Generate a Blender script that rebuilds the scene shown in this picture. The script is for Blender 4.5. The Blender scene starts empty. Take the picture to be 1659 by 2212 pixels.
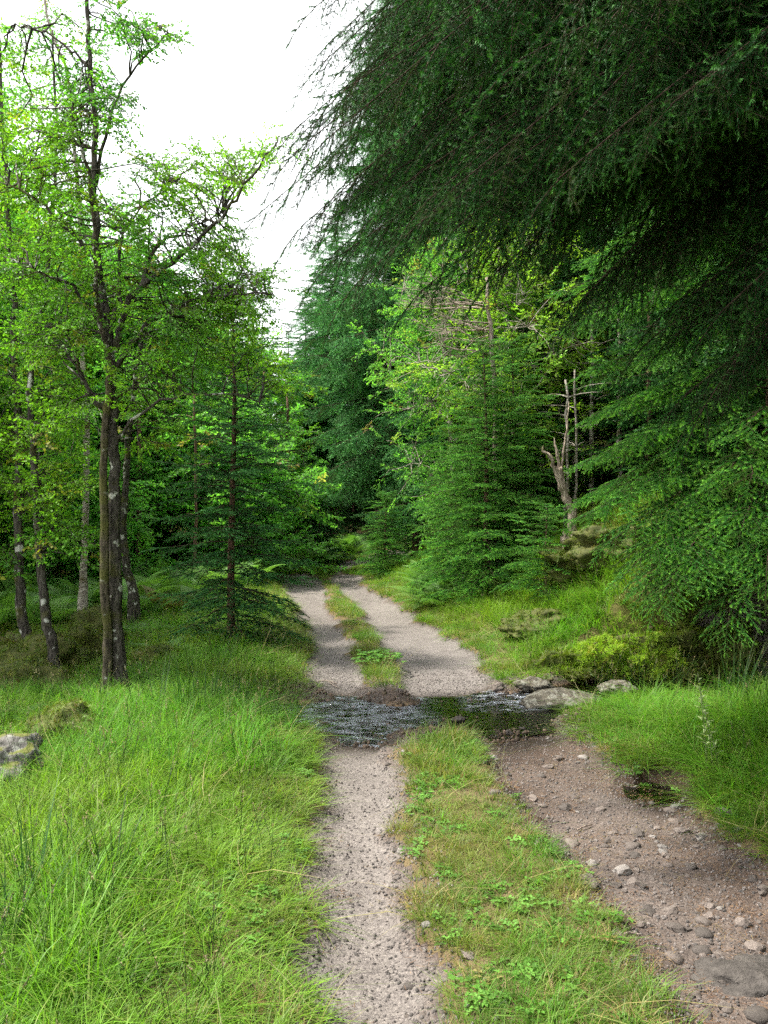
import bpy, math, random
import numpy as np
from mathutils import Vector, Matrix
PI = math.pi
R = np.random.RandomState
scene = bpy.context.scene
C = scene.collection

# ------------------------------------------------------------------ camera, world, sun, exposure
CAMZ = 1.7
FPX = 887.0            # focal length in pixels of the 768 x 1024 frame
HOR = 504.0            # row of the horizon
cd = bpy.data.cameras.new('camera'); cam = bpy.data.objects.new('camera', cd); C.objects.link(cam)
cd.sensor_fit = 'VERTICAL'; cd.sensor_height = 24.0; cd.lens = 24.0 * FPX / 1024.0
cd.clip_start = 0.05; cd.clip_end = 2000
cam.location = (0, 0, CAMZ)
cam.rotation_euler = (PI / 2 - math.atan((512 - HOR) / FPX), 0, 0)
scene.camera = cam

SUN_DIR = Vector((-0.56, 0.13, 1.05)).normalized()      # towards the sun
sun_el = math.asin(SUN_DIR.z); sun_az = math.atan2(SUN_DIR.x, SUN_DIR.y)
w = bpy.data.worlds.new('World'); scene.world = w; w.use_nodes = True
nt = w.node_tree; nt.nodes.clear()
sky = nt.nodes.new('ShaderNodeTexSky'); sky.sky_type = 'NISHITA'; sky.sun_disc = False
sky.sun_elevation = sun_el; sky.sun_rotation = sun_az; sky.dust_density = 3.0; sky.air_density = 1.0
mx = nt.nodes.new('ShaderNodeMix'); mx.data_type = 'RGBA'; mx.inputs[0].default_value = 0.8
mx.inputs[7].default_value = (12.0, 12.1, 12.0, 1)            # thin bright cloud over the whole sky
bgn = nt.nodes.new('ShaderNodeBackground'); bgn.inputs[1].default_value = 0.122
wo = nt.nodes.new('ShaderNodeOutputWorld')
nt.links.new(sky.outputs[0], mx.inputs[6]); nt.links.new(mx.outputs[2], bgn.inputs[0]); nt.links.new(bgn.outputs[0], wo.inputs[0])

sl = bpy.data.lights.new('sun', 'SUN'); sl.energy = 5.0; sl.angle = math.radians(3.0); sl.color = (1.0, 0.95, 0.84)
sun = bpy.data.objects.new('sun', sl); C.objects.link(sun)
sun.rotation_euler = (-SUN_DIR).to_track_quat('-Z', 'Y').to_euler()

vs = scene.view_settings
scene.display_settings.display_device = 'sRGB'
vs.view_transform = 'Standard'; vs.look = 'None'; vs.gamma = 1.0; vs.use_curve_mapping = False
vs.exposure = 1.0
cy = scene.cycles
cy.max_bounces = 4; cy.diffuse_bounces = 2; cy.glossy_bounces = 2; cy.transmission_bounces = 4; cy.transparent_max_bounces = 4
cy.caustics_reflective = False; cy.caustics_refractive = False
cy.use_denoising = False; cy.adaptive_threshold = 0.03
cy.sample_clamp_indirect = 6.0; cy.use_light_tree = False

# ------------------------------------------------------------------ numbers
def yd2Y(yd, z=0.0): return (CAMZ - z) * FPX / (yd / 2.16 - HOR)
def W(xd, yd, Y):                 # a point of the photograph (in its 1659 x 2212 view) at distance Y
    return np.array([(xd / 2.16 - 384) / FPX * Y, Y, CAMZ - (yd / 2.16 - HOR) / FPX * Y])

def _hash(ix, iy, s):
    n = np.sin(ix * 127.1 + iy * 311.7 + s * 74.7) * 43758.5453
    return n - np.floor(n)
def vnoise(x, y, s=0.0):
    x = np.asarray(x, float); y = np.asarray(y, float)
    ix = np.floor(x); iy = np.floor(y); fx = x - ix; fy = y - iy
    fx = fx * fx * (3 - 2 * fx); fy = fy * fy * (3 - 2 * fy)
    a = _hash(ix, iy, s); b = _hash(ix + 1, iy, s); c = _hash(ix, iy + 1, s); d = _hash(ix + 1, iy + 1, s)
    return (a * (1 - fx) + b * fx) * (1 - fy) + (c * (1 - fx) + d * fx) * fy
def fbm(x, y, s=0.0, o=3):
    v = 0; a = 0.5; t = 0
    for k in range(o):
        v = v + a * vnoise(np.asarray(x) * 2 ** k, np.asarray(y) * 2 ** k, s + k * 7.3); t += a; a *= 0.5
    return v / t
def sst(a, b, x):
    t = np.clip((np.asarray(x, float) - a) / (b - a), 0, 1)
    return t * t * (3 - 2 * t)

# edges of the two wheel ruts, read off the photograph: row, then left/right edge of each rut
EDG = [(2212, 648, 955, 1475, 2000), (2000, 655, 925, 1350, 1800), (1900, 662, 908, 1262, 1660), (1800, 672, 888, 1180, 1540),
       (1700, 688, 868, 1098, 1420), (1650, 690, 858, 1040, 1335), (1600, 690, 848, 1005, 1262), (1480, 676, 790, 868, 1082),
       (1400, 665, 765, 828, 1012), (1350, 652, 742, 792, 925), (1300, 622, 716, 752, 852), (1275, 603, 704, 722, 812),
       (1258, 597, 694, 712, 788), (1246, 603, 690, 716, 774)]
EY = np.array([yd2Y(e[0]) for e in EDG])
EX = [np.array([(e[k] / 2.16 - 384) / FPX * yd2Y(e[0]) for e in EDG]) for k in (1, 2, 3, 4)]
def edge(k, Y): return np.interp(Y, EY, EX[k])
Y_END = EY[-1]
FARC = np.array([(21, -1.2), (24.5, -0.95), (26, -0.55), (29, 0.1), (32, 0.8), (36, 2.2), (42, 5.0), (60, 15.0)])
def farx(Y): return np.interp(Y, FARC[:, 0], FARC[:, 1])
STX = np.array([-9.0, -4.0, -2.0, -1.0, 0.0, 0.7, 1.3, 2.0, 3.0, 5.0, 9.0])
STY = np.array([10.5, 8.9, 7.9, 7.32, 7.12, 7.22, 7.62, 8.15, 8.4, 8.7, 9.4])
STW = np.array([0.35, 0.35, 0.45, 0.55, 0.50, 0.50, 0.56, 0.50, 0.40, 0.35, 0.35])
STD = np.array([0.30, 0.16, 0.12, 0.060, 0.055, 0.06, 0.10, 0.17, 0.20, 0.1, 0.1])
WATER_Z = -0.038
PUD = (1.66, 5.32)
def rutmask(X, Y, j=0.0):
    """>0 inside a rut (metres from its edge), <0 outside"""
    n = (fbm(X * 2.2, Y * 2.2, 3.0) - 0.5) * (0.26 + 0.012 * Y) + (vnoise(X * 11, Y * 11, 5.0) - 0.5) * 0.09
    a = np.minimum(X - edge(0, Y), edge(1, Y) - X)
    b = np.minimum(X - edge(2, Y), edge(3, Y) - X)
    m = np.maximum(a, b) + n + j
    m = np.where(Y > Y_END, m - (Y - Y_END) * 0.45, m)
    f = 0.5 - np.abs(X - farx(Y)) + n - np.clip(25.5 - Y, 0, 9) * 0.07
    return np.where(Y > 23.5, f, np.where(Y > Y_END + .3, np.maximum(m, f - .1), m))
def stream_d(X, Y):
    c = np.interp(X, STX, STY); hw = np.interp(X, STX, STW)
    return np.abs(Y - c) / hw
def hgt(X, Y):
    X = np.asarray(X, float); Y = np.asarray(Y, float)
    xl = np.where(Y < Y_END, edge(0, Y), farx(Y) - 0.8 - 0.3 * np.clip(26 - Y, 0, 5)); xr = np.where(Y < Y_END, edge(3, Y), farx(Y) + 0.8)
    dl = xl - X; dr = X - xr
    mid = (vnoise(X * 1.3, Y * 1.3, 1) - 0.5) * 0.03
    rm = rutmask(X, Y)
    z = mid + 0.045 * sst(0.05, -0.12, rm) * sst(-1, 0.2, 1.0 + np.minimum(0, -np.maximum(dl, dr)))
    # left: level verge, then a hollow, then mossy hummocks
    L = sst(0.0, 0.5, dl) * 0.05 - 0.08 * sst(0.8, 2.5, dl) + 0.40 * sst(3.0, 8.0, dl) * sst(6, 11, Y) + 0.3 * sst(7, 12, dl) + 1.6 * sst(12, 40, dl)
    L = L + sst(1.0, 3.5, dl) * ((fbm(X * 0.55, Y * 0.55, 11) - 0.5) * 0.40 + (fbm(X * 1.7, Y * 1.7, 12) - 0.5) * 0.16)
    z = z + np.where(dl > 0, L, 0)
    # right: low grassy bank near the camera, steep bank beyond the stream
    far = sst(8.75, 9.35, Y)
    near = 0.10 * sst(0.0, 0.9, dr) * sst(7.2, 6.2, Y) + 0.35 * sst(0.9, 3.2, dr) * (1 - 0.65 * sst(5.6, 6.8, Y)) + 0.8 * sst(3, 9, dr)
    steep = 0.22 * sst(0.15, 0.8, dr) + 0.95 * sst(0.9, 2.1, dr) + 0.7 * sst(2.0, 4.0, dr) + 1.7 * sst(4, 14, dr) + 5 * sst(14, 60, dr)
    steep = steep * (1 - 0.6 * sst(17, 24, Y))
    Rr = near * (1 - far) + steep * far + sst(0.3, 1.5, dr) * (fbm(X * 1.1, Y * 1.1, 21) - 0.5) * 0.3
    z = z + np.where(dr > 0, Rr, 0)
    # ruts
    z = z - 0.05 * sst(0.0, 0.16, rm) * sst(Y_END + 1, Y_END - 1, Y) + (vnoise(X * 23, Y * 23, 31) - 0.5) * 0.010 * sst(-0.05, 0.05, rm)
    z = z + (fbm(X * 3.5, Y * 3.5, 33) - 0.5) * 0.045 * sst(-0.05, 0.2, rm) * sst(0.1, 0.7, X - edge(2, Y)) * (Y < 8)
    # stream
    sd = stream_d(X, Y); dep = np.interp(X, STX, STD)
    g = sst(1.35, 0.55, sd) * (1 - 0.75 * sst(-1.0, -1.5, X))
    floor = WATER_Z + 0.02 - dep + (fbm(X * 4, Y * 5, 41) - 0.5) * 0.10
    z = z * (1 - g) + np.minimum(z, floor) * g
    pd = np.hypot((X - PUD[0]) / 0.17, (Y - PUD[1]) / 0.24) + (fbm(X * 6, Y * 6, 44) - 0.5) * 0.9
    z = z - 0.10 * sst(1.25, 0.5, pd)
    z = z + np.where(Y > 45, (Y - 45) * 0.03, 0)
    return z

# ------------------------------------------------------------------ mesh helpers
class Geo:
    def __init__(s): s.V = []; s.F = []; s.T = []; s.M = []; s.n = 0
    def add(s, V, F, t=0.0, m=0):
        V = np.asarray(V, float).reshape(-1, 3); F = np.asarray(F, int).reshape(-1, 3)
        s.V.append(V); s.F.append(F + s.n); s.T.append(np.broadcast_to(np.asarray(t, float), (len(V),)))
        s.M.append(np.full(len(F), m)); s.n += len(V)
    def tube(s, P, rad, sides=5, t=0.0, m=0, rough=0.0, rng=None, cap=True):
        P = np.asarray(P, float); n = len(P); rad = np.broadcast_to(np.asarray(rad, float), (n,))
        T = np.gradient(P, axis=0); T /= np.linalg.norm(T, axis=1)[:, None] + 1e-9
        ref = np.array([0, 0, 1.0]) if abs(T[0][2]) < 0.8 else np.array([1.0, 0, 0])
        A = np.cross(T, ref); A /= np.linalg.norm(A, axis=1)[:, None] + 1e-9
        B = np.cross(T, A)
        th = np.arange(sides) * 2 * PI / sides
        rr = rad[:, None] * np.ones((1, sides))
        if rough and rng is not None:
            rr = rr * (1 + rough * (rng.rand(n, sides) - 0.5) + rough * (rng.rand(1, sides) - 0.5))
        V = P[:, None] + rr[..., None] * (np.cos(th)[None, :, None] * A[:, None] + np.sin(th)[None, :, None] * B[:, None])
        V = V.reshape(-1, 3)
        i = np.arange(n - 1)[:, None] * sides; j = np.arange(sides)[None]; k = (j + 1) % sides
        a = (i + j).ravel(); b = (i + k).ravel(); c = (i + sides + k).ravel(); d = (i + sides + j).ravel()
        F = np.concatenate([np.stack([a, b, c], 1), np.stack([a, c, d], 1)])
        if cap:
            V = np.vstack([V, P[-1:]]); e = len(V) - 1; o = (n - 1) * sides
            F = np.concatenate([F, np.stack([o + np.arange(sides), o + (np.arange(sides) + 1) % sides, np.full(sides, e)], 1)])
        s.add(V, F, t, m)
    def arrays(s):
        if not s.V: return np.zeros((0, 3)), np.zeros((0, 3), int), np.zeros(0), np.zeros(0, int)
        return np.vstack(s.V), np.vstack(s.F), np.concatenate(s.T), np.concatenate(s.M)

def mk_mesh(name, V, F, attrs=None, mats=(), midx=None, smooth=False):
    me = bpy.data.meshes.new(name)
    V = np.asarray(V, np.float32); F = np.asarray(F, np.int32)
    me.vertices.add(len(V)); me.vertices.foreach_set('co', V.ravel())
    me.loops.add(F.size); me.loops.foreach_set('vertex_index', F.ravel())
    me.polygons.add(len(F)); me.polygons.foreach_set('loop_start', np.arange(len(F), dtype=np.int32) * 3)
    for m in mats: me.materials.append(m)
    if midx is not None and len(F): me.polygons.foreach_set('material_index', np.asarray(midx, np.int32))
    for k, a in (attrs or {}).items():
        a = np.asarray(a)
        if a.ndim == 2 and a.shape[1] == 4: at = me.attributes.new(k, 'FLOAT_COLOR', 'POINT'); at.data.foreach_set('color', a.astype(np.float32).ravel())
        elif a.ndim == 2: at = me.attributes.new(k, 'FLOAT_VECTOR', 'POINT'); at.data.foreach_set('vector', a.astype(np.float32).ravel())
        elif a.dtype.kind == 'i': at = me.attributes.new(k, 'INT', 'POINT'); at.data.foreach_set('value', a.astype(np.int32))
        else: at = me.attributes.new(k, 'FLOAT', 'POINT'); at.data.foreach_set('value', a.astype(np.float32))
    me.update(calc_edges=True); me.validate(verbose=False)
    if len(F): me.polygons.foreach_set('use_smooth', np.full(len(F), bool(smooth)))
    return me
def link(name, me, parent=None, loc=None):
    o = bpy.data.objects.new(name, me); C.objects.link(o)
    if parent is not None: o.parent = parent
    if loc is not None: o.location = loc
    return o
def geo_obj(name, g, mats, parent=None, smooth=True, loc=None):
    V, F, T, M = g.arrays()
    return link(name, mk_mesh(name, V, F, {'t': T}, mats, M, smooth), parent, loc)
def tag(o, label=None, cat=None, group=None, kind=None):
    if label: o['label'] = label
    if cat: o['category'] = cat
    if group: o['group'] = group
    if kind: o['kind'] = kind
    return o
def root(name, loc, label, cat, group=None):
    o = bpy.data.objects.new(name, None); C.objects.link(o); o.location = [float(v) for v in loc]; o.empty_display_size = 0.2
    return tag(o, label, cat, group)
def copy_tree(o, loc, rz, s, label=None):
    c = o.copy(); C.objects.link(c); c.location = [float(v) for v in loc]; c.rotation_euler = (0, 0, rz); c.scale = (s, s, s)
    if label: c['label'] = label
    for ch in list(o.children):
        d = ch.copy(); C.objects.link(d); d.parent = c
        for g in list(ch.children):
            e = g.copy(); C.objects.link(e); e.parent = d
    return c

def euler_from(M):
    b = -np.arcsin(np.clip(M[:, 2, 0], -1, 1)); a = np.arctan2(M[:, 2, 1], M[:, 2, 2]); c = np.arctan2(M[:, 1, 0], M[:, 0, 0])
    return np.stack([a, b, c], 1)
def frames(D, up=None):
    """x axis along D, z as near UP as it gets"""
    D = D / (np.linalg.norm(D, axis=1)[:, None] + 1e-9)
    U = np.broadcast_to(np.array([0, 0, 1.0]) if up is None else up, D.shape)
    Yv = np.cross(U, D); n = np.linalg.norm(Yv, axis=1)
    Yv = np.where(n[:, None] < 1e-3, np.array([[0, 1.0, 0]]), Yv / (n[:, None] + 1e-9))
    Z = np.cross(D, Yv)
    return np.stack([D, Yv, Z], 2)

_groups = {}
def scatter_group(nv):
    if nv in _groups: return _groups[nv]
    ng = bpy.data.node_groups.new('scatter_%d' % nv, 'GeometryNodeTree')
    ng.interface.new_socket(name='Geometry', in_out='INPUT', socket_type='NodeSocketGeometry')
    ng.interface.new_socket(name='Geometry', in_out='OUTPUT', socket_type='NodeSocketGeometry')
    N = ng.nodes.new; Lk = ng.links.new
    gi = N('NodeGroupInput'); go = N('NodeGroupOutput')
    def attr(name, t):
        a = N('GeometryNodeInputNamedAttribute'); a.data_type = t; a.inputs[0].default_value = name
        return next(o for o in a.outputs if o.enabled and o.name == 'Attribute')
    var = attr('var', 'INT')
    def sep(v):
        c = N('FunctionNodeCompare'); c.data_type = 'INT'; c.operation = 'EQUAL'
        A = [i for i in c.inputs if i.enabled]
        Lk(var, A[0]); A[1].default_value = v
        s = N('GeometryNodeSeparateGeometry'); s.domain = 'POINT'
        Lk(gi.outputs[0], s.inputs[0]); Lk(c.outputs[0], s.inputs[1])
        return s.outputs[0]
    pts = sep(0)
    jn = N('GeometryNodeJoinGeometry')
    for k in range(nv, 0, -1):
        g = N('GeometryNodeGeometryToInstance'); Lk(sep(k), g.inputs[0]); Lk(g.outputs[0], jn.inputs[0])
    iop = N('GeometryNodeInstanceOnPoints')
    Lk(pts, iop.inputs['Points']); Lk(jn.outputs[0], iop.inputs['Instance'])
    iop.inputs['Pick Instance'].default_value = True
    Lk(attr('pick', 'INT'), iop.inputs['Instance Index'])
    e = N('FunctionNodeEulerToRotation'); Lk(attr('rot', 'FLOAT_VECTOR'), e.inputs[0]); Lk(e.outputs[0], iop.inputs['Rotation'])
    Lk(attr('scl', 'FLOAT_VECTOR'), iop.inputs['Scale'])
    j2 = N('GeometryNodeJoinGeometry'); Lk(sep(-1), j2.inputs[0]); Lk(iop.outputs[0], j2.inputs[0])
    Lk(j2.outputs[0], go.inputs[0])
    _groups[nv] = ng
    return ng
def scatter(name, variants, P, rot, scl, mats, tint=None, pick=None, parent=None, static=None, seed=0):
    """one object: its own small source shapes, spread over its own points"""
    rng = R(seed + 99)
    P = np.asarray(P, float); n = len(P)
    scl = np.asarray(scl, float)
    if scl.ndim == 1: scl = np.repeat(scl[:, None], 3, 1)
    Vs, Fs, Ts, Ms, Vr = [], [], [], [], []; off = 0
    src = [(k + 1, v) for k, v in enumerate(variants)] + ([(-1, static)] if static is not None and static.n else [])
    for k, g in src:
        V, F, T, M = g.arrays()
        Vs.append(V); Fs.append(F + off); Ts.append(T); Ms.append(M); Vr.append(np.full(len(V), k)); off += len(V)
    z = np.zeros(off)
    pick = rng.randint(0, len(variants), n) if pick is None else pick
    tint = rng.rand(n) if tint is None else tint
    A = {'var': np.concatenate(Vr + [np.zeros(n, int)]).astype(int), 't': np.concatenate(Ts + [np.zeros(n)]),
         'rot': np.vstack([np.zeros((off, 3)), rot]), 'scl': np.vstack([np.ones((off, 3)), scl]),
         'pick': np.concatenate([z.astype(int), np.asarray(pick).astype(int)]).astype(int), 'tint': np.concatenate([z, tint])}
    me = mk_mesh(name, np.vstack(Vs + [P]), np.vstack(Fs), A, mats, np.concatenate(Ms), True)
    o = link(name, me, parent)
    md = o.modifiers.new('scatter', 'NODES'); md.node_group = scatter_group(len(variants))
    o['kind'] = 'stuff'
    return o

# ------------------------------------------------------------------ materials
def new_mat(name):
    m = bpy.data.materials.new(name); m.use_nodes = True; m.node_tree.nodes.clear()
    return m, m.node_tree.nodes.new, m.node_tree.links.new
def rgba(c): return (c[0], c[1], c[2], 1.0)
def mixc(N, L, f, a, b, mode='MIX'):
    n = N('ShaderNodeMix'); n.data_type = 'RGBA'; n.blend_type = mode
    for s, v in ((0, f), (6, a), (7, b)):
        if isinstance(v, bpy.types.NodeSocket): L(v, n.inputs[s])
        elif s == 0: n.inputs[0].default_value = v
        else: n.inputs[s].default_value = rgba(v)
    return n.outputs[2]
def ramp(N, L, f, p0, p1):
    n = N('ShaderNodeMapRange'); n.interpolation_type = 'SMOOTHSTEP'; n.inputs[1].default_value = p0; n.inputs[2].default_value = p1
    L(f, n.inputs[0]); return n.outputs[0]
def noise(N, L, scale, detail=3, co=None, rough=0.55):
    n = N('ShaderNodeTexNoise'); n.inputs['Scale'].default_value = scale; n.inputs['Detail'].default_value = detail; n.inputs['Roughness'].default_value = rough
    if co is None:
        tc = N('ShaderNodeTexCoord'); co = tc.outputs['Object']
    L(co, n.inputs['Vector']); return n.outputs['Fac']
def attrn(N, name, kind='GEOMETRY'):
    a = N('ShaderNodeAttribute'); a.attribute_type = kind; a.attribute_name = name; return a
def leaf_mat(name, base, alt, tip, dry=(0.30, 0.24, 0.09), transl=0.45, tip_at=(0.5, 1.0), dry_at=(0.86, 0.97), wood=None, rough=0.5, trc=1.25, spec=0.3, blade_dry=0.0):
    """BASE to ALT from one piece to the next, TIP on young growth, DRY on the few withered pieces"""
    m, N, L = new_mat(name)
    oi = N('ShaderNodeObjectInfo'); t0 = attrn(N, 't').outputs['Fac']; fr = N('ShaderNodeMath'); fr.operation = 'FRACT'; L(t0, fr.inputs[0]); t = fr.outputs[0]; fl = N('ShaderNodeMath'); fl.operation = 'FLOOR'; L(t0, fl.inputs[0]); ti = attrn(N, 'tint', 'INSTANCER').outputs['Fac']
    c = mixc(N, L, ti, base, alt)
    c = mixc(N, L, ramp(N, L, t, *tip_at), c, tip)
    c = mixc(N, L, ramp(N, L, oi.outputs['Random'], *dry_at), c, dry)
    md = N('ShaderNodeMath'); md.operation = 'COMPARE'; md.inputs[1].default_value = 2.0; md.inputs[2].default_value = 0.5; L(fl.outputs[0], md.inputs[0]); mq = N('ShaderNodeMath'); mq.operation = 'MULTIPLY'; mq.inputs[1].default_value = blade_dry; L(md.outputs[0], mq.inputs[0]); c = mixc(N, L, mq.outputs[0], c, dry)
    hsv = N('ShaderNodeHueSaturation'); L(c, hsv.inputs['Color'])
    mr = N('ShaderNodeMapRange'); mr.inputs[3].default_value = 0.66; mr.inputs[4].default_value = 1.30
    ml = N('ShaderNodeMath'); ml.operation = 'FRACT'; mm = N('ShaderNodeMath'); mm.operation = 'MULTIPLY'; mm.inputs[1].default_value = 17.3
    L(oi.outputs['Random'], mm.inputs[0]); L(mm.outputs[0], ml.inputs[0]); L(ml.outputs[0], mr.inputs[0]); m4 = N('ShaderNodeMath'); m4.operation = 'MULTIPLY_ADD'; m4.inputs[1].default_value = 0.17; m4.inputs[2].default_value = 0.68; L(fl.outputs[0], m4.inputs[0]); m5 = N('ShaderNodeMath'); m5.operation = 'MULTIPLY'; L(mr.outputs[0], m5.inputs[0]); L(m4.outputs[0], m5.inputs[1]); L(m5.outputs[0], hsv.inputs['Value'])
    col = hsv.outputs[0]
    p = N('ShaderNodeBsdfPrincipled'); L(col, p.inputs['Base Color']); p.inputs['Roughness'].default_value = rough
    p.inputs['Specular IOR Level'].default_value = spec
    tr = N('ShaderNodeBsdfTranslucent'); tc = N('ShaderNodeVectorMath'); tc.operation = 'MULTIPLY'; L(col, tc.inputs[0]); tc.inputs[1].default_value = (trc * 1.0, trc * 1.08, trc * 0.45)
    L(tc.outputs[0], tr.inputs[0])
    mixs = N('ShaderNodeMixShader'); mixs.inputs[0].default_value = transl
    L(p.outputs[0], mixs.inputs[1]); L(tr.outputs[0], mixs.inputs[2])
    o = N('ShaderNodeOutputMaterial'); L(mixs.outputs[0], o.inputs[0])
    return m
def bump(N, L, p, h, dist, strength=1.0):
    b = N('ShaderNodeBump'); b.inputs['Strength'].default_value = strength; b.inputs['Distance'].default_value = dist
    L(h, b.inputs['Height']); L(b.outputs[0], p.inputs['Normal'])
def bark_mat(name, dark, light, moss=None, mossf=(0.5, 0.62), lichen=None, lichf=(0.62, 0.68), stripes=False):
    m, N, L = new_mat(name)
    tc = N('ShaderNodeTexCoord'); mp = N('ShaderNodeMapping'); L(tc.outputs['Object'], mp.inputs[0])
    mp.inputs['Scale'].default_value = (1, 1, 3.0) if stripes else (1, 1, 0.25)
    n1 = noise(N, L, 45 if not stripes else 14, 5, mp.outputs[0], 0.65)
    c = mixc(N, L, ramp(N, L, n1, 0.38, 0.62), dark, light)
    if lichen: c = mixc(N, L, ramp(N, L, noise(N, L, 9, 4), *lichf), c, lichen)
    if moss: c = mixc(N, L, ramp(N, L, noise(N, L, 3.2, 4), *mossf), c, moss)
    p = N('ShaderNodeBsdfPrincipled'); L(c, p.inputs['Base Color']); p.inputs['Roughness'].default_value = 0.9
    p.inputs['Specular IOR Level'].default_value = 0.2
    bump(N, L, p, n1, 0.03, 1.0)
    o = N('ShaderNodeOutputMaterial'); L(p.outputs[0], o.inputs[0]); return m
def col_mat(name, kind):
    """the ground sheets: base colour from the vertex attribute (what lies there), grain and relief on top"""
    m, N, L = new_mat(name)
    g = N('ShaderNodeNewGeometry'); P = g.outputs['Position']
    base = attrn(N, 'col').outputs['Color']
    p = N('ShaderNodeBsdfPrincipled')
    if kind == 'gravel':
        v = N('ShaderNodeTexVoronoi'); v.inputs['Scale'].default_value = 105; L(P, v.inputs['Vector'])
        v2 = N('ShaderNodeTexVoronoi'); v2.inputs['Scale'].default_value = 260; L(P, v2.inputs['Vector'])
        sc = N('ShaderNodeSeparateColor'); L(v.outputs['Color'], sc.inputs[0]); sc2 = N('ShaderNodeSeparateColor'); L(v2.outputs['Color'], sc2.inputs[0])
        a = mixc(N, L, sc.outputs[0], (0.68, 0.66, 0.66), (1.30, 1.28, 1.25)); b = mixc(N, L, sc2.outputs[1], (0.72, 0.7, 0.7), (1.28, 1.26, 1.23))
        c = mixc(N, L, 1.0, base, a, 'MULTIPLY'); c = mixc(N, L, 1.0, c, b, 'MULTIPLY')
        n = noise(N, L, 6, 5, P, 0.6); c = mixc(N, L, 1.0, c, mixc(N, L, n, (0.7, 0.68, 0.66), (1.3, 1.28, 1.26)), 'MULTIPLY')
        sub = N('ShaderNodeMath'); sub.operation = 'ADD'; L(v.outputs['Distance'], sub.inputs[0]); L(v2.outputs['Distance'], sub.inputs[1])
        inv = N('ShaderNodeMath'); inv.operation = 'MULTIPLY'; inv.inputs[1].default_value = -1; L(sub.outputs[0], inv.inputs[0])
        bump(N, L, p, inv.outputs[0], 0.004, 0.8)
        wet = attrn(N, 'wet').outputs['Fac']
        mr = N('ShaderNodeMapRange'); mr.inputs[3].default_value = 0.92; mr.inputs[4].default_value = 0.28; L(wet, mr.inputs[0]); L(mr.outputs[0], p.inputs['Roughness'])
    else:
        n = noise(N, L, 9, 6, P, 0.7); c = mixc(N, L, 1.0, base, mixc(N, L, n, (0.35, 0.35, 0.35), (1.65, 1.6, 1.5)), 'MULTIPLY')
        n2 = noise(N, L, 60, 4, P, 0.7)
        bump(N, L, p, n2, 0.02, 0.9); p.inputs['Roughness'].default_value = 0.95
    p.inputs['Specular IOR Level'].default_value = 0.25
    L(c, p.inputs['Base Color'])
    o = N('ShaderNodeOutputMaterial'); L(p.outputs[0], o.inputs[0]); return m
def stone_mat(name, a, b, spots=None, rnd=0.0, moss=None, mosslim=(0.5, 0.65)):
    m, N, L = new_mat(name)
    n = noise(N, L, 12, 6, None, 0.65); c = mixc(N, L, ramp(N, L, n, 0.35, 0.65), a, b)
    n2 = noise(N, L, 70, 3)
    c = mixc(N, L, 1.0, c, mixc(N, L, n2, (0.7, 0.7, 0.7), (1.3, 1.3, 1.3)), 'MULTIPLY')
    if spots: c = mixc(N, L, ramp(N, L, noise(N, L, 16, 6, None, 0.7), 0.49, 0.60), c, spots)
    if rnd:
        oi = N('ShaderNodeObjectInfo'); c = mixc(N, L, 1.0, c, mixc(N, L, oi.outputs['Random'], (1 - rnd, 1 - rnd, 1 - rnd), (1 + rnd * 1.15, 1 + rnd, 1 + rnd * 0.95)), 'MULTIPLY')
    if moss:
        g = N('ShaderNodeNewGeometry'); s = N('ShaderNodeSeparateXYZ'); L(g.outputs['Normal'], s.inputs[0])
        ad = N('ShaderNodeMath'); ad.operation = 'MULTIPLY_ADD'; L(noise(N, L, 5, 4), ad.inputs[0]); ad.inputs[1].default_value = 0.9
        mu = N('ShaderNodeMath'); mu.operation = 'MULTIPLY'; mu.inputs[1].default_value = 0.35; L(s.outputs[2], mu.inputs[0]); L(mu.outputs[0], ad.inputs[2])
        c = mixc(N, L, ramp(N, L, ad.outputs[0], *mosslim), c, moss)
    p = N('ShaderNodeBsdfPrincipled'); L(c, p.inputs['Base Color']); p.inputs['Roughness'].default_value = 0.85; p.inputs['Specular IOR Level'].default_value = 0.3
    bump(N, L, p, n, 0.045 if name in ('boulder', 'lichened_rock', 'slab_rock') else 0.004, 0.9)
    o = N('ShaderNodeOutputMaterial'); L(p.outputs[0], o.inputs[0]); return m
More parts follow.
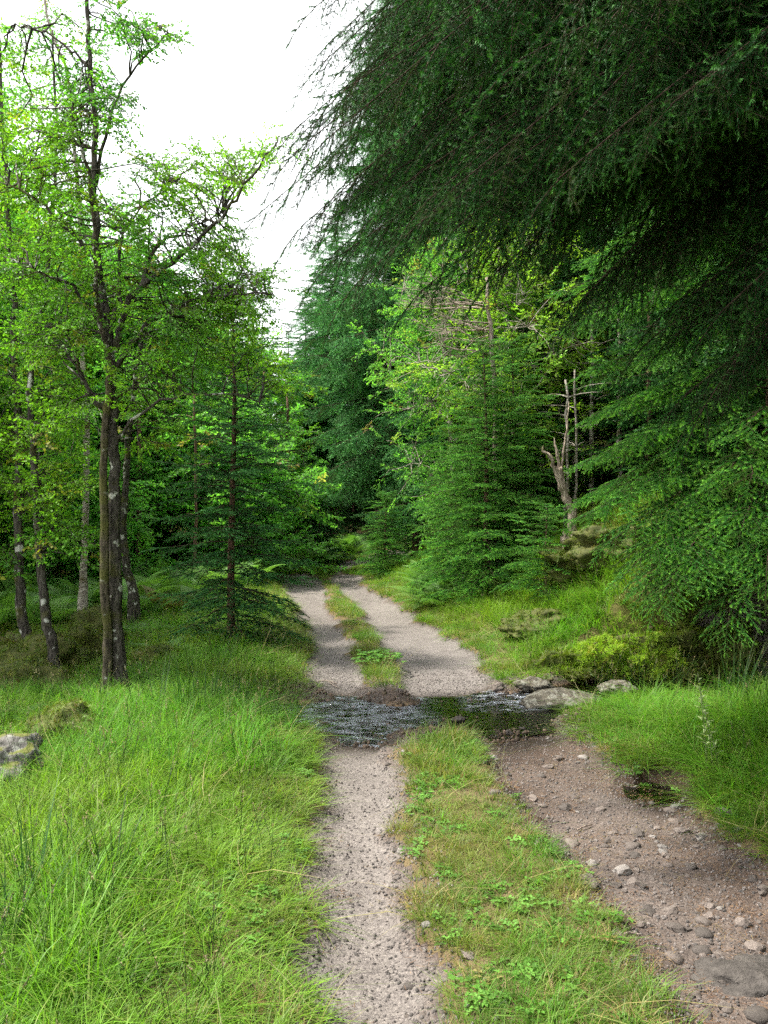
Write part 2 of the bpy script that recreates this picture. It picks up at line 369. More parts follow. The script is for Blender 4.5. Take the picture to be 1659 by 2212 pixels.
def water_mat():
    m, N, L = new_mat('stream_water')
    g = N('ShaderNodeNewGeometry'); mp = N('ShaderNodeMapping'); L(g.outputs['Position'], mp.inputs[0]); mp.inputs['Scale'].default_value = (0.8, 1.5, 1)
    p = N('ShaderNodeBsdfPrincipled'); p.inputs['Base Color'].default_value = (0.88, 0.76, 0.56, 1); p.inputs['Transmission Weight'].default_value = 1.0
    p.inputs['Roughness'].default_value = 0.02; p.inputs['IOR'].default_value = 1.33
    n = noise(N, L, 26, 4, mp.outputs[0], 0.6)
    b = N('ShaderNodeBump'); b.inputs['Distance'].default_value = 0.03
    L(attrn(N, 't').outputs['Fac'], b.inputs['Strength']); L(n, b.inputs['Height']); L(b.outputs[0], p.inputs['Normal'])
    # sky glints on the riffle, painted in as pale diffuse specks
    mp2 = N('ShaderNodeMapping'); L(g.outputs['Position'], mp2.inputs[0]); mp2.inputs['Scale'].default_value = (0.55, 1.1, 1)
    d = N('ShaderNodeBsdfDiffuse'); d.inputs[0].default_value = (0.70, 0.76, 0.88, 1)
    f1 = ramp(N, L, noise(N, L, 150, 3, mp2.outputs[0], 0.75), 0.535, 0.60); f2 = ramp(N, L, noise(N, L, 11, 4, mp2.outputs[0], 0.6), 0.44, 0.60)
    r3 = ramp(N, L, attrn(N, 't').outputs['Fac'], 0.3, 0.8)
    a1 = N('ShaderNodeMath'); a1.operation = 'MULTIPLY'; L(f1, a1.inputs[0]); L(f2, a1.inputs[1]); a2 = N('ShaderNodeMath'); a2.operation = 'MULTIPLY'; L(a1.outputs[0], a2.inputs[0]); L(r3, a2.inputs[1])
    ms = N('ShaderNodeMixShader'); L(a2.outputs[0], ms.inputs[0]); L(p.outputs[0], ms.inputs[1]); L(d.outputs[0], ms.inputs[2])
    o = N('ShaderNodeOutputMaterial'); L(ms.outputs[0], o.inputs[0]); return m

M_GRASS = leaf_mat('grass', (0.062, 0.220, 0.014), (0.145, 0.260, 0.018), (0.150, 0.310, 0.035), blade_dry=0.32, dry=(0.34, 0.28, 0.11), tip_at=(0.6, 1.2), dry_at=(0.965, 1.03), transl=0.45)
M_TURF = leaf_mat('turf', (0.070, 0.185, 0.018), (0.150, 0.185, 0.035), (0.13, 0.23, 0.04), dry=(0.27, 0.20, 0.09), tip_at=(0.6, 1.2), dry_at=(0.74, 0.98), transl=0.4)
M_RUSH = leaf_mat('rush', (0.018, 0.062, 0.016), (0.035, 0.095, 0.02), (0.10, 0.14, 0.04), transl=0.25, dry_at=(0.985, 1.1))
M_SEED = leaf_mat('seed_head', (0.34, 0.26, 0.13), (0.26, 0.24, 0.10), (0.42, 0.32, 0.18), transl=0.3)
M_HERB = leaf_mat('herb', (0.075, 0.19, 0.025), (0.11, 0.24, 0.04), (0.10, 0.2, 0.04), transl=0.35, dry_at=(0.97, 1.0))
M_FERN = leaf_mat('fern', (0.15, 0.35, 0.07), (0.24, 0.46, 0.10), (0.24, 0.46, 0.10), transl=0.4, dry_at=(0.95, 1.0))
M_MOSS = leaf_mat('moss', (0.070, 0.135, 0.016), (0.140, 0.170, 0.022), (0.17, 0.22, 0.03), dry=(0.16, 0.11, 0.035), dry_at=(0.88, 1.05), transl=0.3)
M_MOSSB = leaf_mat('bright_moss', (0.19, 0.34, 0.024), (0.30, 0.44, 0.038), (0.38, 0.54, 0.065), dry=(0.28, 0.22, 0.05), dry_at=(0.8, 1.0), transl=0.35)
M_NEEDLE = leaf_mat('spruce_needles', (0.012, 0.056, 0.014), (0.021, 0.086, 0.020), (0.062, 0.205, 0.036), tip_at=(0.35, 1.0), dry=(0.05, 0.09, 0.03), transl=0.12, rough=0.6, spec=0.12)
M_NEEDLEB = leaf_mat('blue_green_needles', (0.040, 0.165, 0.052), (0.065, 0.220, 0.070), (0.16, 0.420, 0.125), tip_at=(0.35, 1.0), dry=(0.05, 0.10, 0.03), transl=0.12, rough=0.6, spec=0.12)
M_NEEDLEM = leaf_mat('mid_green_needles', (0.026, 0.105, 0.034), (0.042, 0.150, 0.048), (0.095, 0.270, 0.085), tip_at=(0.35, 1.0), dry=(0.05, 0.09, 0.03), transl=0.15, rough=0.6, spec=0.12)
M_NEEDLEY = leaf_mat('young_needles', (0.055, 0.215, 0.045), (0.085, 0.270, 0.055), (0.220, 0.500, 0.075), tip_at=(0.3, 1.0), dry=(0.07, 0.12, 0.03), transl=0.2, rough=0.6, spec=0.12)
M_LEAF = leaf_mat('alder_leaves', (0.048, 0.190, 0.030), (0.190, 0.400, 0.025), (0.10, 0.25, 0.035), dry=(0.26, 0.28, 0.03), transl=0.5, dry_at=(0.9, 1.0))
M_LEAFB = leaf_mat('birch_leaves', (0.080, 0.250, 0.050), (0.160, 0.380, 0.070), (0.14, 0.32, 0.06), transl=0.58, trc=1.5, dry_at=(0.95, 1.0))
M_LEAFY = leaf_mat('lime_leaves', (0.180, 0.400, 0.040), (0.280, 0.460, 0.050), (0.26, 0.36, 0.05), transl=0.5, dry_at=(0.95, 1.0))
M_TWIG = bark_mat('twig_bark', (0.035, 0.024, 0.017), (0.08, 0.052, 0.036))
M_BARKA = bark_mat('alder_bark', (0.030, 0.026, 0.022), (0.10, 0.09, 0.075), moss=(0.075, 0.075, 0.020), mossf=(0.52, 0.66), lichen=(0.46, 0.47, 0.42), lichf=(0.60, 0.64))
M_BARKM = bark_mat('mossy_bark', (0.040, 0.032, 0.024), (0.12, 0.10, 0.07), moss=(0.085, 0.085, 0.024), mossf=(0.45, 0.62), lichen=(0.50, 0.50, 0.45), lichf=(0.63, 0.67))
M_BARKB = bark_mat('birch_bark', (0.20, 0.17, 0.14), (0.55, 0.50, 0.44), moss=(0.12, 0.10, 0.04), mossf=(0.5, 0.65), stripes=True)
M_BARKS = bark_mat('spruce_bark', (0.075, 0.045, 0.030), (0.17, 0.10, 0.07))
M_DEAD = bark_mat('dead_wood', (0.17, 0.13, 0.10), (0.48, 0.40, 0.32), moss=(0.10, 0.10, 0.04), mossf=(0.56, 0.66))
M_SLAB = stone_mat('slab_rock', (.055, .048, .044), (.10, .088, .08))
M_DEADP = bark_mat('dead_twigs', (0.30, 0.23, 0.19), (0.46, 0.38, 0.33))
M_GROUND = col_mat('forest_soil', 'soil'); M_GRAVEL = col_mat('gravel', 'gravel')
M_STONE = stone_mat('stone', (0.085, 0.072, 0.064), (0.17, 0.148, 0.135), rnd=0.45)
M_STONEP = stone_mat('pale_stone', (0.17, 0.155, 0.145), (0.27, 0.25, 0.235), rnd=0.2)
M_ROCK = stone_mat('boulder', (0.075, 0.07, 0.065), (0.16, 0.15, 0.14), spots=(0.22, 0.22, 0.20), moss=(0.12, 0.13, 0.03), mosslim=(0.72, 0.84))
M_ROCKL = stone_mat('lichened_rock', (0.06, 0.052, 0.04), (0.13, 0.115, 0.09), spots=(0.21, 0.205, 0.175))
M_MOSSR = stone_mat('mossy_mound', (0.050, 0.060, 0.016), (0.085, 0.090, 0.022))
M_WATER = water_mat()

# ------------------------------------------------------------------ ground, track and stream bed: one height function, three sheets
def lines(spec):
    out = [spec[0][0]]
    for a, b, s0, s1 in spec:
        x = a
        n = max(1, int((b - a) / ((s0 + s1) / 2)))
        t = np.linspace(0, 1, n + 1)[1:]
        k = s1 / s0
        u = t if abs(k - 1) < 1e-3 else (k ** t - 1) / (k - 1)
        out += list(a + (b - a) * u)
    return np.array(out)
gx = lines([(-260, -30, 40, 3), (-30, -6, 2.0, 0.16), (-6, -2.0, 0.12, 0.05), (-2.0, 3.2, 0.036, 0.036), (3.2, 8, 0.05, 0.2), (8, 30, 0.25, 3), (30, 260, 3, 40)])
gy = lines([(-12, 0.5, 2, 0.3), (0.5, 2.2, 0.1, 0.04), (2.2, 9.6, 0.036, 0.036), (9.6, 26, 0.05, 0.12), (26, 60, 0.15, 2.5), (60, 500, 3, 60)])
GX, GY = np.meshgrid(gx, gy)
GZ = hgt(GX, GY)
nxg, nyg = len(gx), len(gy)
gV = np.stack([GX.ravel(), GY.ravel(), GZ.ravel()], 1)
ii = (np.arange(nyg - 1)[:, None] * nxg + np.arange(nxg - 1)[None]).ravel()
quad = np.stack([ii, ii + 1, ii + nxg + 1, ii + nxg], 1)
cx = gV[quad].mean(1)
rmv = rutmask(gV[:, 0], gV[:, 1]); sdv = stream_d(gV[:, 0], gV[:, 1])
X_, Y_ = gV[:, 0], gV[:, 1]
def lerp3(a, b, f): return np.asarray(a)[None] * (1 - f[:, None]) + np.asarray(b)[None] * f[:, None]
pale = lerp3((0.200, 0.188, 0.186), (0.132, 0.122, 0.119), fbm(X_ * 1.3, Y_ * 0.6, 51))
brown = lerp3((0.056, 0.038, 0.029), (0.118, 0.088, 0.072), fbm(X_ * 3, Y_ * 3, 52))
isright = sst(0, 0.2, X_ - (edge(1, Y_) + edge(2, Y_)) / 2) * (Y_ < 6.6)
fb = np.clip(isright * (0.25 + 0.9 * fbm(X_ * 1.6, Y_ * 1.6, 53)) + sst(0.10, -0.02, rmv) * 0.8, 0, 1)
col = pale * (1 - fb[:, None]) + brown * fb[:, None]
greyf = sst(9.0, 14.0, Y_) * 0.0 + sst(8.0, 8.6, Y_) * sst(13, 10.5, Y_) * 0.35
col = col * (1 - greyf[:, None]) + np.array([0.17, 0.165, 0.17])[None] * greyf[:, None]
bedc = lerp3((0.17, 0.11, 0.055), (0.30, 0.21, 0.12), fbm(X_ * 5, Y_ * 5, 54))
hz = gV[:, 2] - WATER_Z
wet = sst(0.055, 0.0, hz) * sst(2.6, 1.3, sdv) * sst(3.6, 3.0, np.abs(X_)) + sst(1.6, 1.2, np.hypot((X_ - PUD[0]) / 0.20, (Y_ - PUD[1]) / 0.27))
wet = wet * sst(-1.6, -1.2, X_)
wet = np.clip(wet + sst(2.1, 1.4, sdv + 0.8 * (fbm(X_ * 3, Y_ * 3, 55) - 0.5)) * sst(-0.1, 0.1, rmv), 0, 1)
wc = col * np.array([0.46, 0.40, 0.36])[None]
bed = sst(1.25, 0.8, sdv)
wc = wc * (1 - bed[:, None]) + bedc * bed[:, None]
col = col * (1 - wet[:, None]) + wc * wet[:, None]
colA = np.concatenate([col, np.ones((len(col), 1))], 1)
soil = lerp3((0.060, 0.055, 0.022), (0.10, 0.075, 0.030), fbm(X_ * 0.9, Y_ * 0.9, 56))
soil = soil * (1 - 0.55 * sst(0.45, 0.65, fbm(X_ * 0.7, Y_ * 0.7, 57))[:, None]) + 0.55 * sst(0.45, 0.65, fbm(X_ * 0.7, Y_ * 0.7, 57))[:, None] * np.array([[0.10, 0.12, 0.02]])
strip = sst(0.15, 0.0, np.abs(X_ - (edge(1, Y_) + edge(2, Y_)) / 2) - (edge(2, Y_) - edge(1, Y_)) / 2) * (Y_ < 22)
vergeish = np.clip(strip + sst(-0.35, -0.05, rmv), 0, 1)
soil = soil * (1 - vergeish[:, None]) + lerp3((0.17, 0.125, 0.075), (0.13, 0.10, 0.05), fbm(X_ * 6, Y_ * 6, 58)) * vergeish[:, None]
soilA = np.concatenate([soil, np.ones((len(soil), 1))], 1)
rc = rutmask(cx[:, 0], cx[:, 1]); sc_ = stream_d(cx[:, 0], cx[:, 1])
pdc = np.hypot((cx[:, 0] - PUD[0]) / 0.20, (cx[:, 1] - PUD[1]) / 0.27)
between = (cx[:, 0] > edge(0, cx[:, 1]) - 0.15) & (cx[:, 0] < edge(3, cx[:, 1]) + 0.4)
isbed = (sc_ < 1.45) & (cx[:, 0] > -1.15) & (cx[:, 0] < 6) | (pdc < 1.3)
istrk = (~isbed) & ((rc > 0) | (between & (sc_ < 2.2 + 0.9 * (vnoise(cx[:, 0] * 4, cx[:, 1] * 4, 61) - 0.5))))
def sheet(name, sel, colors, mat):
    q = quad[sel]; u, inv = np.unique(q, return_inverse=True); q = inv.reshape(q.shape)
    F = np.concatenate([q[:, [0, 1, 2]], q[:, [0, 2, 3]]])
    o = link(name, mk_mesh(name, gV[u], F, {'col': colors[u], 'wet': wet[u]}, [mat], None, True)); o['kind'] = 'structure'
    return o
sheet('ground', ~isbed & ~istrk, soilA, M_GROUND)
sheet('gravel_track', istrk, colA, M_GRAVEL)
sheet('streambed', isbed, colA, M_GRAVEL)

# water: a rippled sheet that the bed cuts off at its shore
wx = np.arange(-2.3, 5.0, 0.022); wy = np.arange(6.2, 9.3, 0.022)
WX, WY = np.meshgrid(wx, wy)
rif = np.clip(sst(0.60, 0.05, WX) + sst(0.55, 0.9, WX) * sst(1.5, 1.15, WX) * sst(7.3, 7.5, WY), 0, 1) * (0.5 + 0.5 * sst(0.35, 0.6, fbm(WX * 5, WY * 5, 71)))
WZ = WATER_Z + (fbm(WX * 15, WY * 22, 72) - 0.5) * (0.006 + 0.018 * rif) + 0.012 * sst(0.6, 1.6, WX)
wV = np.stack([WX.ravel(), WY.ravel(), WZ.ravel()], 1)
ii = (np.arange(len(wy) - 1)[:, None] * len(wx) + np.arange(len(wx) - 1)[None]).ravel()
wq = np.stack([ii, ii + 1, ii + len(wx) + 1, ii + len(wx)], 1)
wc_ = wV[wq].mean(1); wq = wq[(stream_d(wc_[:, 0], wc_[:, 1]) < 1.6)]
u, inv = np.unique(wq, return_inverse=True); wq = inv.reshape(wq.shape)
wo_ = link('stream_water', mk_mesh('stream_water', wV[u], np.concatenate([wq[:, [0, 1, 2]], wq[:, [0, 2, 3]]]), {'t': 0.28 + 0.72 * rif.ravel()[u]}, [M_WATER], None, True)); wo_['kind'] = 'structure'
a = np.arange(28) * 2 * PI / 28
pz = float(hgt(PUD[0], PUD[1])) + 0.028
pv = np.vstack([[PUD[0], PUD[1], pz], np.stack([PUD[0] + 0.22 * np.cos(a), PUD[1] + 0.30 * np.sin(a), np.full(28, pz)], 1)])
po = link('puddle_water', mk_mesh('puddle_water', pv, [[0, 1 + k, 1 + (k + 1) % 28] for k in range(28)], {'t': np.full(29, 0.15)}, [M_WATER], None, True)); po['kind'] = 'structure'

# ------------------------------------------------------------------ small plant shapes
def blade(g, base, az, L, wd, bend, lean=0.1, seg=3, m=0):
    s = np.linspace(0, 1, seg + 1)
    out = np.array([math.cos(az), math.sin(az), 0]); side = np.array([-math.sin(az), math.cos(az), 0])
    r = L * (lean * s + bend * s ** 2.2); z = L * (s - 0.45 * bend * s ** 2.5)
    P = base + out[None] * r[:, None] + np.array([0, 0, 1.0])[None] * z[:, None]
    wv = wd * (1 - s ** 2 * 0.9) * 0.5
    V = []; T = []
    for k in range(seg): V += [P[k] - side * wv[k], P[k] + side * wv[k]]; T += [s[k]] * 2
    V.append(P[-1]); T.append(1.0)
    F = []
    for k in range(seg - 1): F += [[2 * k, 2 * k + 1, 2 * k + 3], [2 * k, 2 * k + 3, 2 * k + 2]]
    F.append([2 * seg - 2, 2 * seg - 1, 2 * seg])
    g.add(V, F, np.array(T) * 0.97 + int(abs(math.sin(L * 9137.0 + az * 77.0)) * 4.99), m)
def tuft(seed, n, L0, L1, wd, spread, bend, lean=0.2, seg=3):
    r = R(seed); g = Geo()
    for k in range(n):
        a = r.rand() * 2 * PI; q = spread * math.sqrt(r.rand())
        blade(g, np.array([q * math.cos(a), q * math.sin(a), -0.01]), a + r.randn() * 0.9, L0 + (L1 - L0) * r.rand() ** 1.2, wd * (0.7 + 0.6 * r.rand()), bend * r.rand() * 1.6, lean * (0.3 + r.rand()), seg)
    return g
def seed_stem(seed):
    r = R(seed); g = Geo()
    for k in range(3):
        L = 0.38 + 0.3 * r.rand(); az = r.rand() * 6.28; ln = 0.1 + 0.15 * r.rand()
        s = np.linspace(0, 1, 5); P = np.stack([np.cos(az) * L * ln * s ** 1.6, np.sin(az) * L * ln * s ** 1.6, L * s], 1)
        P[:, :2] += (r.rand(2) - 0.5) * 0.08
        g.tube(P, 0.0012, 3, 0.0, 0)
        h = L * (0.10 + 0.06 * r.rand()); d = (P[-1] - P[-2]); d /= np.linalg.norm(d)
        for q in range(16):
            b = P[-1] - d * h * r.rand(); a = r.rand() * 6.28; o = np.array([math.cos(a), math.sin(a), 0.9]); o /= np.linalg.norm(o)
            sd = np.cross(o, d); e = b + o * 0.012
            g.add([b - sd * 0.003, b + sd * 0.003, e], [[0, 1, 2]], 1.0, 1)
    return g
def leafshape(g, P, D, U, L, Wd, t=0.3, m=0, fold=0.15):
    """a four-triangle leaf from P along D"""
    S = np.cross(D, U)
    S = S / (np.linalg.norm(S) + 1e-9); U = np.cross(S, D)
    V = [P, P + D * L * 0.45 + S * Wd * 0.5 + U * fold * Wd, P + D * L * 0.5, P + D * L * 0.45 - S * Wd * 0.5 + U * fold * Wd, P + D * L - U * 0.12 * L]
    g.add(V, [[0, 2, 1], [0, 3, 2], [1, 2, 4], [2, 3, 4]], t * 0.97 + int(abs(math.sin(P[0] * 913.0 + P[1] * 771.0)) * 4.99), m)
def cluster(seed, n, Lw, leaf, spread=0.16, m_leaf=0, m_twig=1):
    """a leafy twig 1 x LW long along +x"""
    r = R(seed); g = Geo()
    def twig(p, d, L, nl):
        s = np.linspace(0, 1, 4); q = p + d * L * s[:, None] + np.array([0, 0, -0.12 * L]) * (s ** 2)[:, None]
        g.tube(q, [0.003, 0.0025, 0.002, 0.001], 3, 0.0, m_twig, cap=False)
        for k in range(nl):
            f = 0.15 + 0.85 * (k + r.rand()) / nl; b = q[0] + (q[-1] - q[0]) * f
            dd = d + r.randn(3) * 0.75; dd[2] -= 0.2; dd /= np.linalg.norm(dd)
            up = np.array([0, 0, 1.0]) + r.randn(3) * 0.4
            leafshape(g, b, dd, up, leaf * (0.7 + 0.5 * r.rand()), leaf * 0.75, r.rand() * 0.9)
    twig(np.zeros(3), np.array([1.0, 0, 0.05]), Lw, n // 3)
    for k in range(4):
        b = np.array([Lw * (0.2 + 0.2 * k), 0, 0]); a = (1 if k % 2 else -1) * (0.6 + 0.5 * r.rand())
        twig(b, np.array([math.cos(a), math.sin(a), r.randn() * 0.25]), Lw * (0.5 - 0.05 * k) * (0.8 + spread), n // 6)
    return g
def needles(g, A, B, L, wd, sp, r, t0, t1, m=0, ang=0.9):
    """needles round the twig A to B"""
    d = B - A; ln = np.linalg.norm(d); d = d / ln
    n = max(3, int(ln / sp)); s = (np.arange(n) + r.rand(n)) / n
    x = np.array([0, 0, 1.0]) if abs(d[2]) < 0.9 else np.array([1.0, 0, 0])
    u = np.cross(d, x); u /= np.linalg.norm(u); v = np.cross(u, d)
    a = r.rand(n) * 2 * PI
    rad = u[None] * np.cos(a)[:, None] * 1.0 + v[None] * np.sin(a)[:, None] * 0.75
    dirn = d[None] * math.cos(ang) + rad * math.sin(ang); tang = np.cross(rad, d[None]); tang /= np.linalg.norm(tang, axis=1)[:, None] + 1e-9
    P = A[None] + d[None] * (ln * s)[:, None]
    LL = L * (0.75 + 0.5 * r.rand(n))[:, None]
    V = np.stack([P - tang * wd / 2, P + tang * wd / 2, P + dirn * LL], 1).reshape(-1, 3)
    T = np.repeat(np.minimum(0.97, t0 + (t1 - t0) * s) + r.randint(1, 4, n), 3)
    g.add(V, np.arange(3 * n).reshape(-1, 3), T, m)
def spray(seed, L, ntw, nl, nw, sp, droop=0.15, sub=0.42, tipc=1.0):
    """a flat spruce spray along +x: a stem with side twigs, all set with needles"""
    r = R(seed); g = Geo()
    s = np.linspace(0, 1, 5); P = np.stack([L * s, np.zeros(5), -droop * L * s ** 2], 1)
    g.tube(P, [0.004, 0.0035, 0.003, 0.002, 0.001], 3, 0, 1, cap=False)
    for k in range(4): needles(g, P[k], P[k + 1], nl, nw, sp, r, tipc * max(0, s[k] - 0.5) * 2, tipc * max(0, s[k + 1] - 0.5) * 2)
    for k in range(ntw):
        f = 0.08 + 0.85 * (k + 0.5 * r.rand()) / ntw; sd = 1 if k % 2 else -1
        b = np.array([L * f, 0, -droop * L * f ** 2]); a = sd * (0.75 + 0.3 * r.rand()); tl = L * (sub * (1 - f) + 0.13) * (0.8 + 0.4 * r.rand())
        e = b + tl * np.array([math.cos(a), math.sin(a), -droop * 0.8 + 0.12 * r.randn()])
        g.tube([b, e], [0.002, 0.001], 3, 0, 1, cap=False)
        mid = (b + e) / 2
        needles(g, b, mid, nl, nw, sp, r, 0, 0.15); needles(g, mid, e, nl, nw, sp, r, 0.35 * tipc, tipc)
        if tl > 0.16 and sub > 0.3:
            for q in (0.35, 0.6):
                b2 = b + (e - b) * q; a2 = a + (0.7 if (q > 0.5) else -0.7); e2 = b2 + tl * 0.4 * np.array([math.cos(a2), math.sin(a2), -droop])
                needles(g, b2, e2, nl, nw, sp, r, 0.1, tipc)
    return g
SPR_FINE = [spray(100 + k, 0.42, 9, 0.020, 0.0044, 0.0021, 0.15, 0.38) for k in range(5)]
SPR_HANG = [spray(110 + k, 0.56, 8, 0.024, 0.0048, 0.0036, 0.30, 0.24, 0.9) for k in range(5)]
SPR_MID = [spray(120 + k, 0.50, 10, 0.034, 0.011, 0.0085) for k in range(5)]
SPR_TIP = [spray(125 + k, 0.42, 8, 0.020, 0.0042, 0.0019, 0.22, 0.30, 1.0) for k in range(4)]
SPR_FAR = [spray(130 + k, 0.66, 9, 0.060, 0.026, 0.020) for k in range(4)]
CL_NEAR = [cluster(140 + k, 34, 0.30, 0.045) for k in range(5)]
CL_SMALL = [cluster(150 + k, 50, 0.36, 0.035) for k in range(5)]
CL_FAR = [cluster(160 + k, 42, 0.5, 0.070) for k in range(4)]

class Pts:
    def __init__(s): s.P = []; s.D = []; s.S = []; s.U = []
    def add(s, p, d, sc, up=(0, 0, 1.0)): s.P.append(p); s.D.append(d); s.S.append(sc); s.U.append(up)
    def out(s):
        return np.array(s.P), euler_from(frames(np.array(s.D), np.array(s.U))), np.array(s.S)

def dress_branch(pts, wood, path, r0, step, sl, rng, hang=0.25, spread=0.95, start=0.06, base_l=None, dens_tip=1.0, tilt=0.45):
    """sprays on both sides of a branch; SL is a spray's natural length"""
    path = np.asarray(path, float); seg = np.linalg.norm(np.diff(path, axis=0), axis=1); cum = np.concatenate([[0], np.cumsum(seg)]); L = cum[-1]
    if wood is not None: wood.tube(path, np.linspace(r0, r0 * 0.2, len(path)), 5, 0, 0)
    n = max(2, int(L * (1 - start) / step)); bl = base_l or 0.34 * L
    for k in range(n):
        f = start + (1 - start) * (k + 0.4 * rng.rand()) / n
        q = f * L; i = min(len(seg) - 1, np.searchsorted(cum, q) - 1); i = max(i, 0)
        p = path[i] + (path[i + 1] - path[i]) * ((q - cum[i]) / seg[i]); t = (path[i + 1] - path[i]) / seg[i]
        sd = np.cross(t, [0, 0, 1.0]); nn = np.linalg.norm(sd); sd = sd / nn if nn > 1e-3 else np.array([1.0, 0, 0])
        want = min(bl, 0.16 + (1 - f) * bl * 1.5) * (0.75 + 0.5 * rng.rand())
        for s in (-1, 1):
            a = spread * (0.7 + 0.5 * rng.rand())
            d = t * math.cos(a) + sd * s * math.sin(a) - np.array([0, 0, hang * (0.6 + 0.8 * rng.rand())])
            d /= np.linalg.norm(d)
            m = max(1, int(round(want / sl * 0.8)))
            for j in range(m):
                pts.add(p + d * (want * 0.8 * j / m), d + rng.randn(3) * 0.08, max(0.35, min(1.25, want / m / sl * 1.25)), np.array([0, 0, 1.0]) + rng.randn(3) * tilt)
    e = path[-1] - path[-2]; e /= np.linalg.norm(e)
    pts.add(path[-1] - e * 0.05, e, 0.7)

def spruce_parts(par, H, Rad, zb, nb, vars_, sl, step, mat, seed, hang=0.25, droop=0.25, tilt=0.45, trunk_r=None, pw=0.85, sq=1.0, az=None, lean=0.0, tr_mat=None, rise=0.55, irr=0.3):
    rng = R(seed)
    tr_mat = tr_mat or M_BARKS; trunk_r = trunk_r or H * 0.011
    s = np.linspace(0, 1, 12); tp = np.stack([0.012 * H * np.sin(s * 5 + seed) * s, 0.01 * H * np.cos(s * 4 + seed) * s - 0.0, H * s - 0.15], 1)
    tg = Geo(); tg.tube(tp, trunk_r * (1 - s) ** 0.8 + 0.006, 9, 0, 0, 0.12, rng)
    geo_obj('trunk', tg, [tr_mat], par)
    pts = Pts(); wood = Geo()
    for k in range(nb):
        f = (k + rng.rand()) / nb; z = zb + (H - zb) * (1 - (1 - f) ** sq) * 0.985
        fz = (z - zb) / (H - zb)
        L = (Rad * (1 - fz) ** pw * (1 - irr + (irr + 0.1) * rng.rand()) + 0.10) * (0.8 + 0.2 * min(1, fz / 0.12))
        a = k * 2.39996 + rng.randn() * 0.25 if az is None else az[0] + (az[1] - az[0]) * rng.rand()
        e0 = -0.05 + rise * fz + rng.randn() * 0.05
        q = np.linspace(0, 1, 6); o = np.array([math.cos(a), math.sin(a), 0])
        tx = np.interp(z, tp[:, 2], tp[:, 0]); ty = np.interp(z, tp[:, 2], tp[:, 1])
        path = np.array([tx, ty, z])[None] + o[None] * (L * q)[:, None] + np.array([0, 0, 1.0])[None] * (L * (e0 * q - droop * q ** 2 + 0.35 * droop * q ** 3.5))[:, None]
        path[1:] += rng.randn(5, 3) * 0.012 * L
        dress_branch(pts, wood, path, 0.004 + 0.006 * L, step, sl, rng, hang, tilt=tilt)
    for k in range(5):
        pts.add(np.array([tp[-1][0], tp[-1][1], H - 0.15 - 0.12 * k * sl / 0.5]), np.array([math.cos(k * 2.1) * 0.5, math.sin(k * 2.1) * 0.5, 1.0]), 0.4 + 0.08 * k)
    geo_obj('branches', wood, [M_TWIG], par)['kind'] = 'stuff'
    P, E, S = pts.out()
    scatter('needle_foliage', vars_, P, E, S, [mat, M_TWIG], parent=par, seed=seed)
    return len(P)
npts = {}
def spruce(loc, label, group, *a, **k):
    r = root('spruce_tree', loc, label, 'spruce tree', group)
    npts[label] = spruce_parts(r, *a, **k)
    return r
def gz(x, y): return float(hgt(x, y))
def place(xd, Y, yd=None):
    x = (xd / 2.16 - 384) / FPX * Y
    return (x, Y, gz(x, Y))

# ------------------------------------------------------------------ broadleaved trees
def smooth_path(P, n=4, wob=0.0, rng=None):
    P = np.asarray(P, float); out = []
    for i in range(len(P) - 1):
        p0 = P[max(i - 1, 0)]; p1 = P[i]; p2 = P[i + 1]; p3 = P[min(i + 2, len(P) - 1)]
        for j in range(n):
            t = j / n
            out.append(0.5 * ((2 * p1) + (-p0 + p2) * t + (2 * p0 - 5 * p1 + 4 * p2 - p3) * t * t + (-p0 + 3 * p1 - 3 * p2 + p3) * t ** 3))
    out.append(P[-1]); out = np.array(out)
    if wob and rng is not None: out[1:-1] += rng.randn(len(out) - 2, 3) * wob
    return out
def twigs_to(pts, wood, limbs, targets, rng, r0=0.012, every=0.16, scl=(0.7, 1.15), bow=0.12):
    """twigs from the nearest limb to each target, leafy clusters along their outer part"""
    A = np.vstack(limbs)
    for T in targets:
        d2 = ((A - T) ** 2).sum(1) + 0.6 * np.maximum(0, A[:, 2] - T[2] + 0.1) ** 2
        b = A[np.argmin(d2 * (0.8 + 0.4 * rng.rand(len(A))))]
        v = T - b; L = np.linalg.norm(v)
        if L < 0.05: continue
        s = np.linspace(0, 1, 6)
        path = b[None] + v[None] * s[:, None] + np.array([0, 0, 1.0])[None] * (bow * L * np.sin(s * PI))[:, None] + rng.randn(1, 3) * 0.06 * L * np.sin(s * PI)[:, None]
        path[1:-1] += rng.randn(4, 3) * 0.025 * L
        wood.tube(path, np.linspace(min(r0, 0.004 + 0.006 * L), 0.0025, 6), 4, 0, 0, cap=False)
        n = max(2, int(min(L, 1.3) / every))
        for k in range(n):
            f = 1 - (k / n) * min(1, 1.1 / L) * 0.9
            q = f * 5; i = min(4, int(q)); p = path[i] + (path[i + 1] - path[i]) * (q - i)
            t = path[i + 1] - path[i]; t /= np.linalg.norm(t) + 1e-9
            a = (rng.rand() - 0.5) * 2.6
            sd = np.cross(t, [0, 0, 1.0]); sd /= np.linalg.norm(sd) + 1e-9
            d = t * math.cos(a) + sd * math.sin(a) + np.array([0, 0, rng.randn() * 0.3])
            pts.add(p, d, scl[0] + (scl[1] - scl[0]) * rng.rand(), np.array([0, 0, 1.0]) + rng.randn(3) * 0.3)
def ell(c, r, n, rng):
    v = rng.randn(n, 3); v /= np.linalg.norm(v, axis=1)[:, None]
    return np.asarray(c)[None] + v * (rng.rand(n) ** 0.45)[:, None] * np.asarray(r)[None]
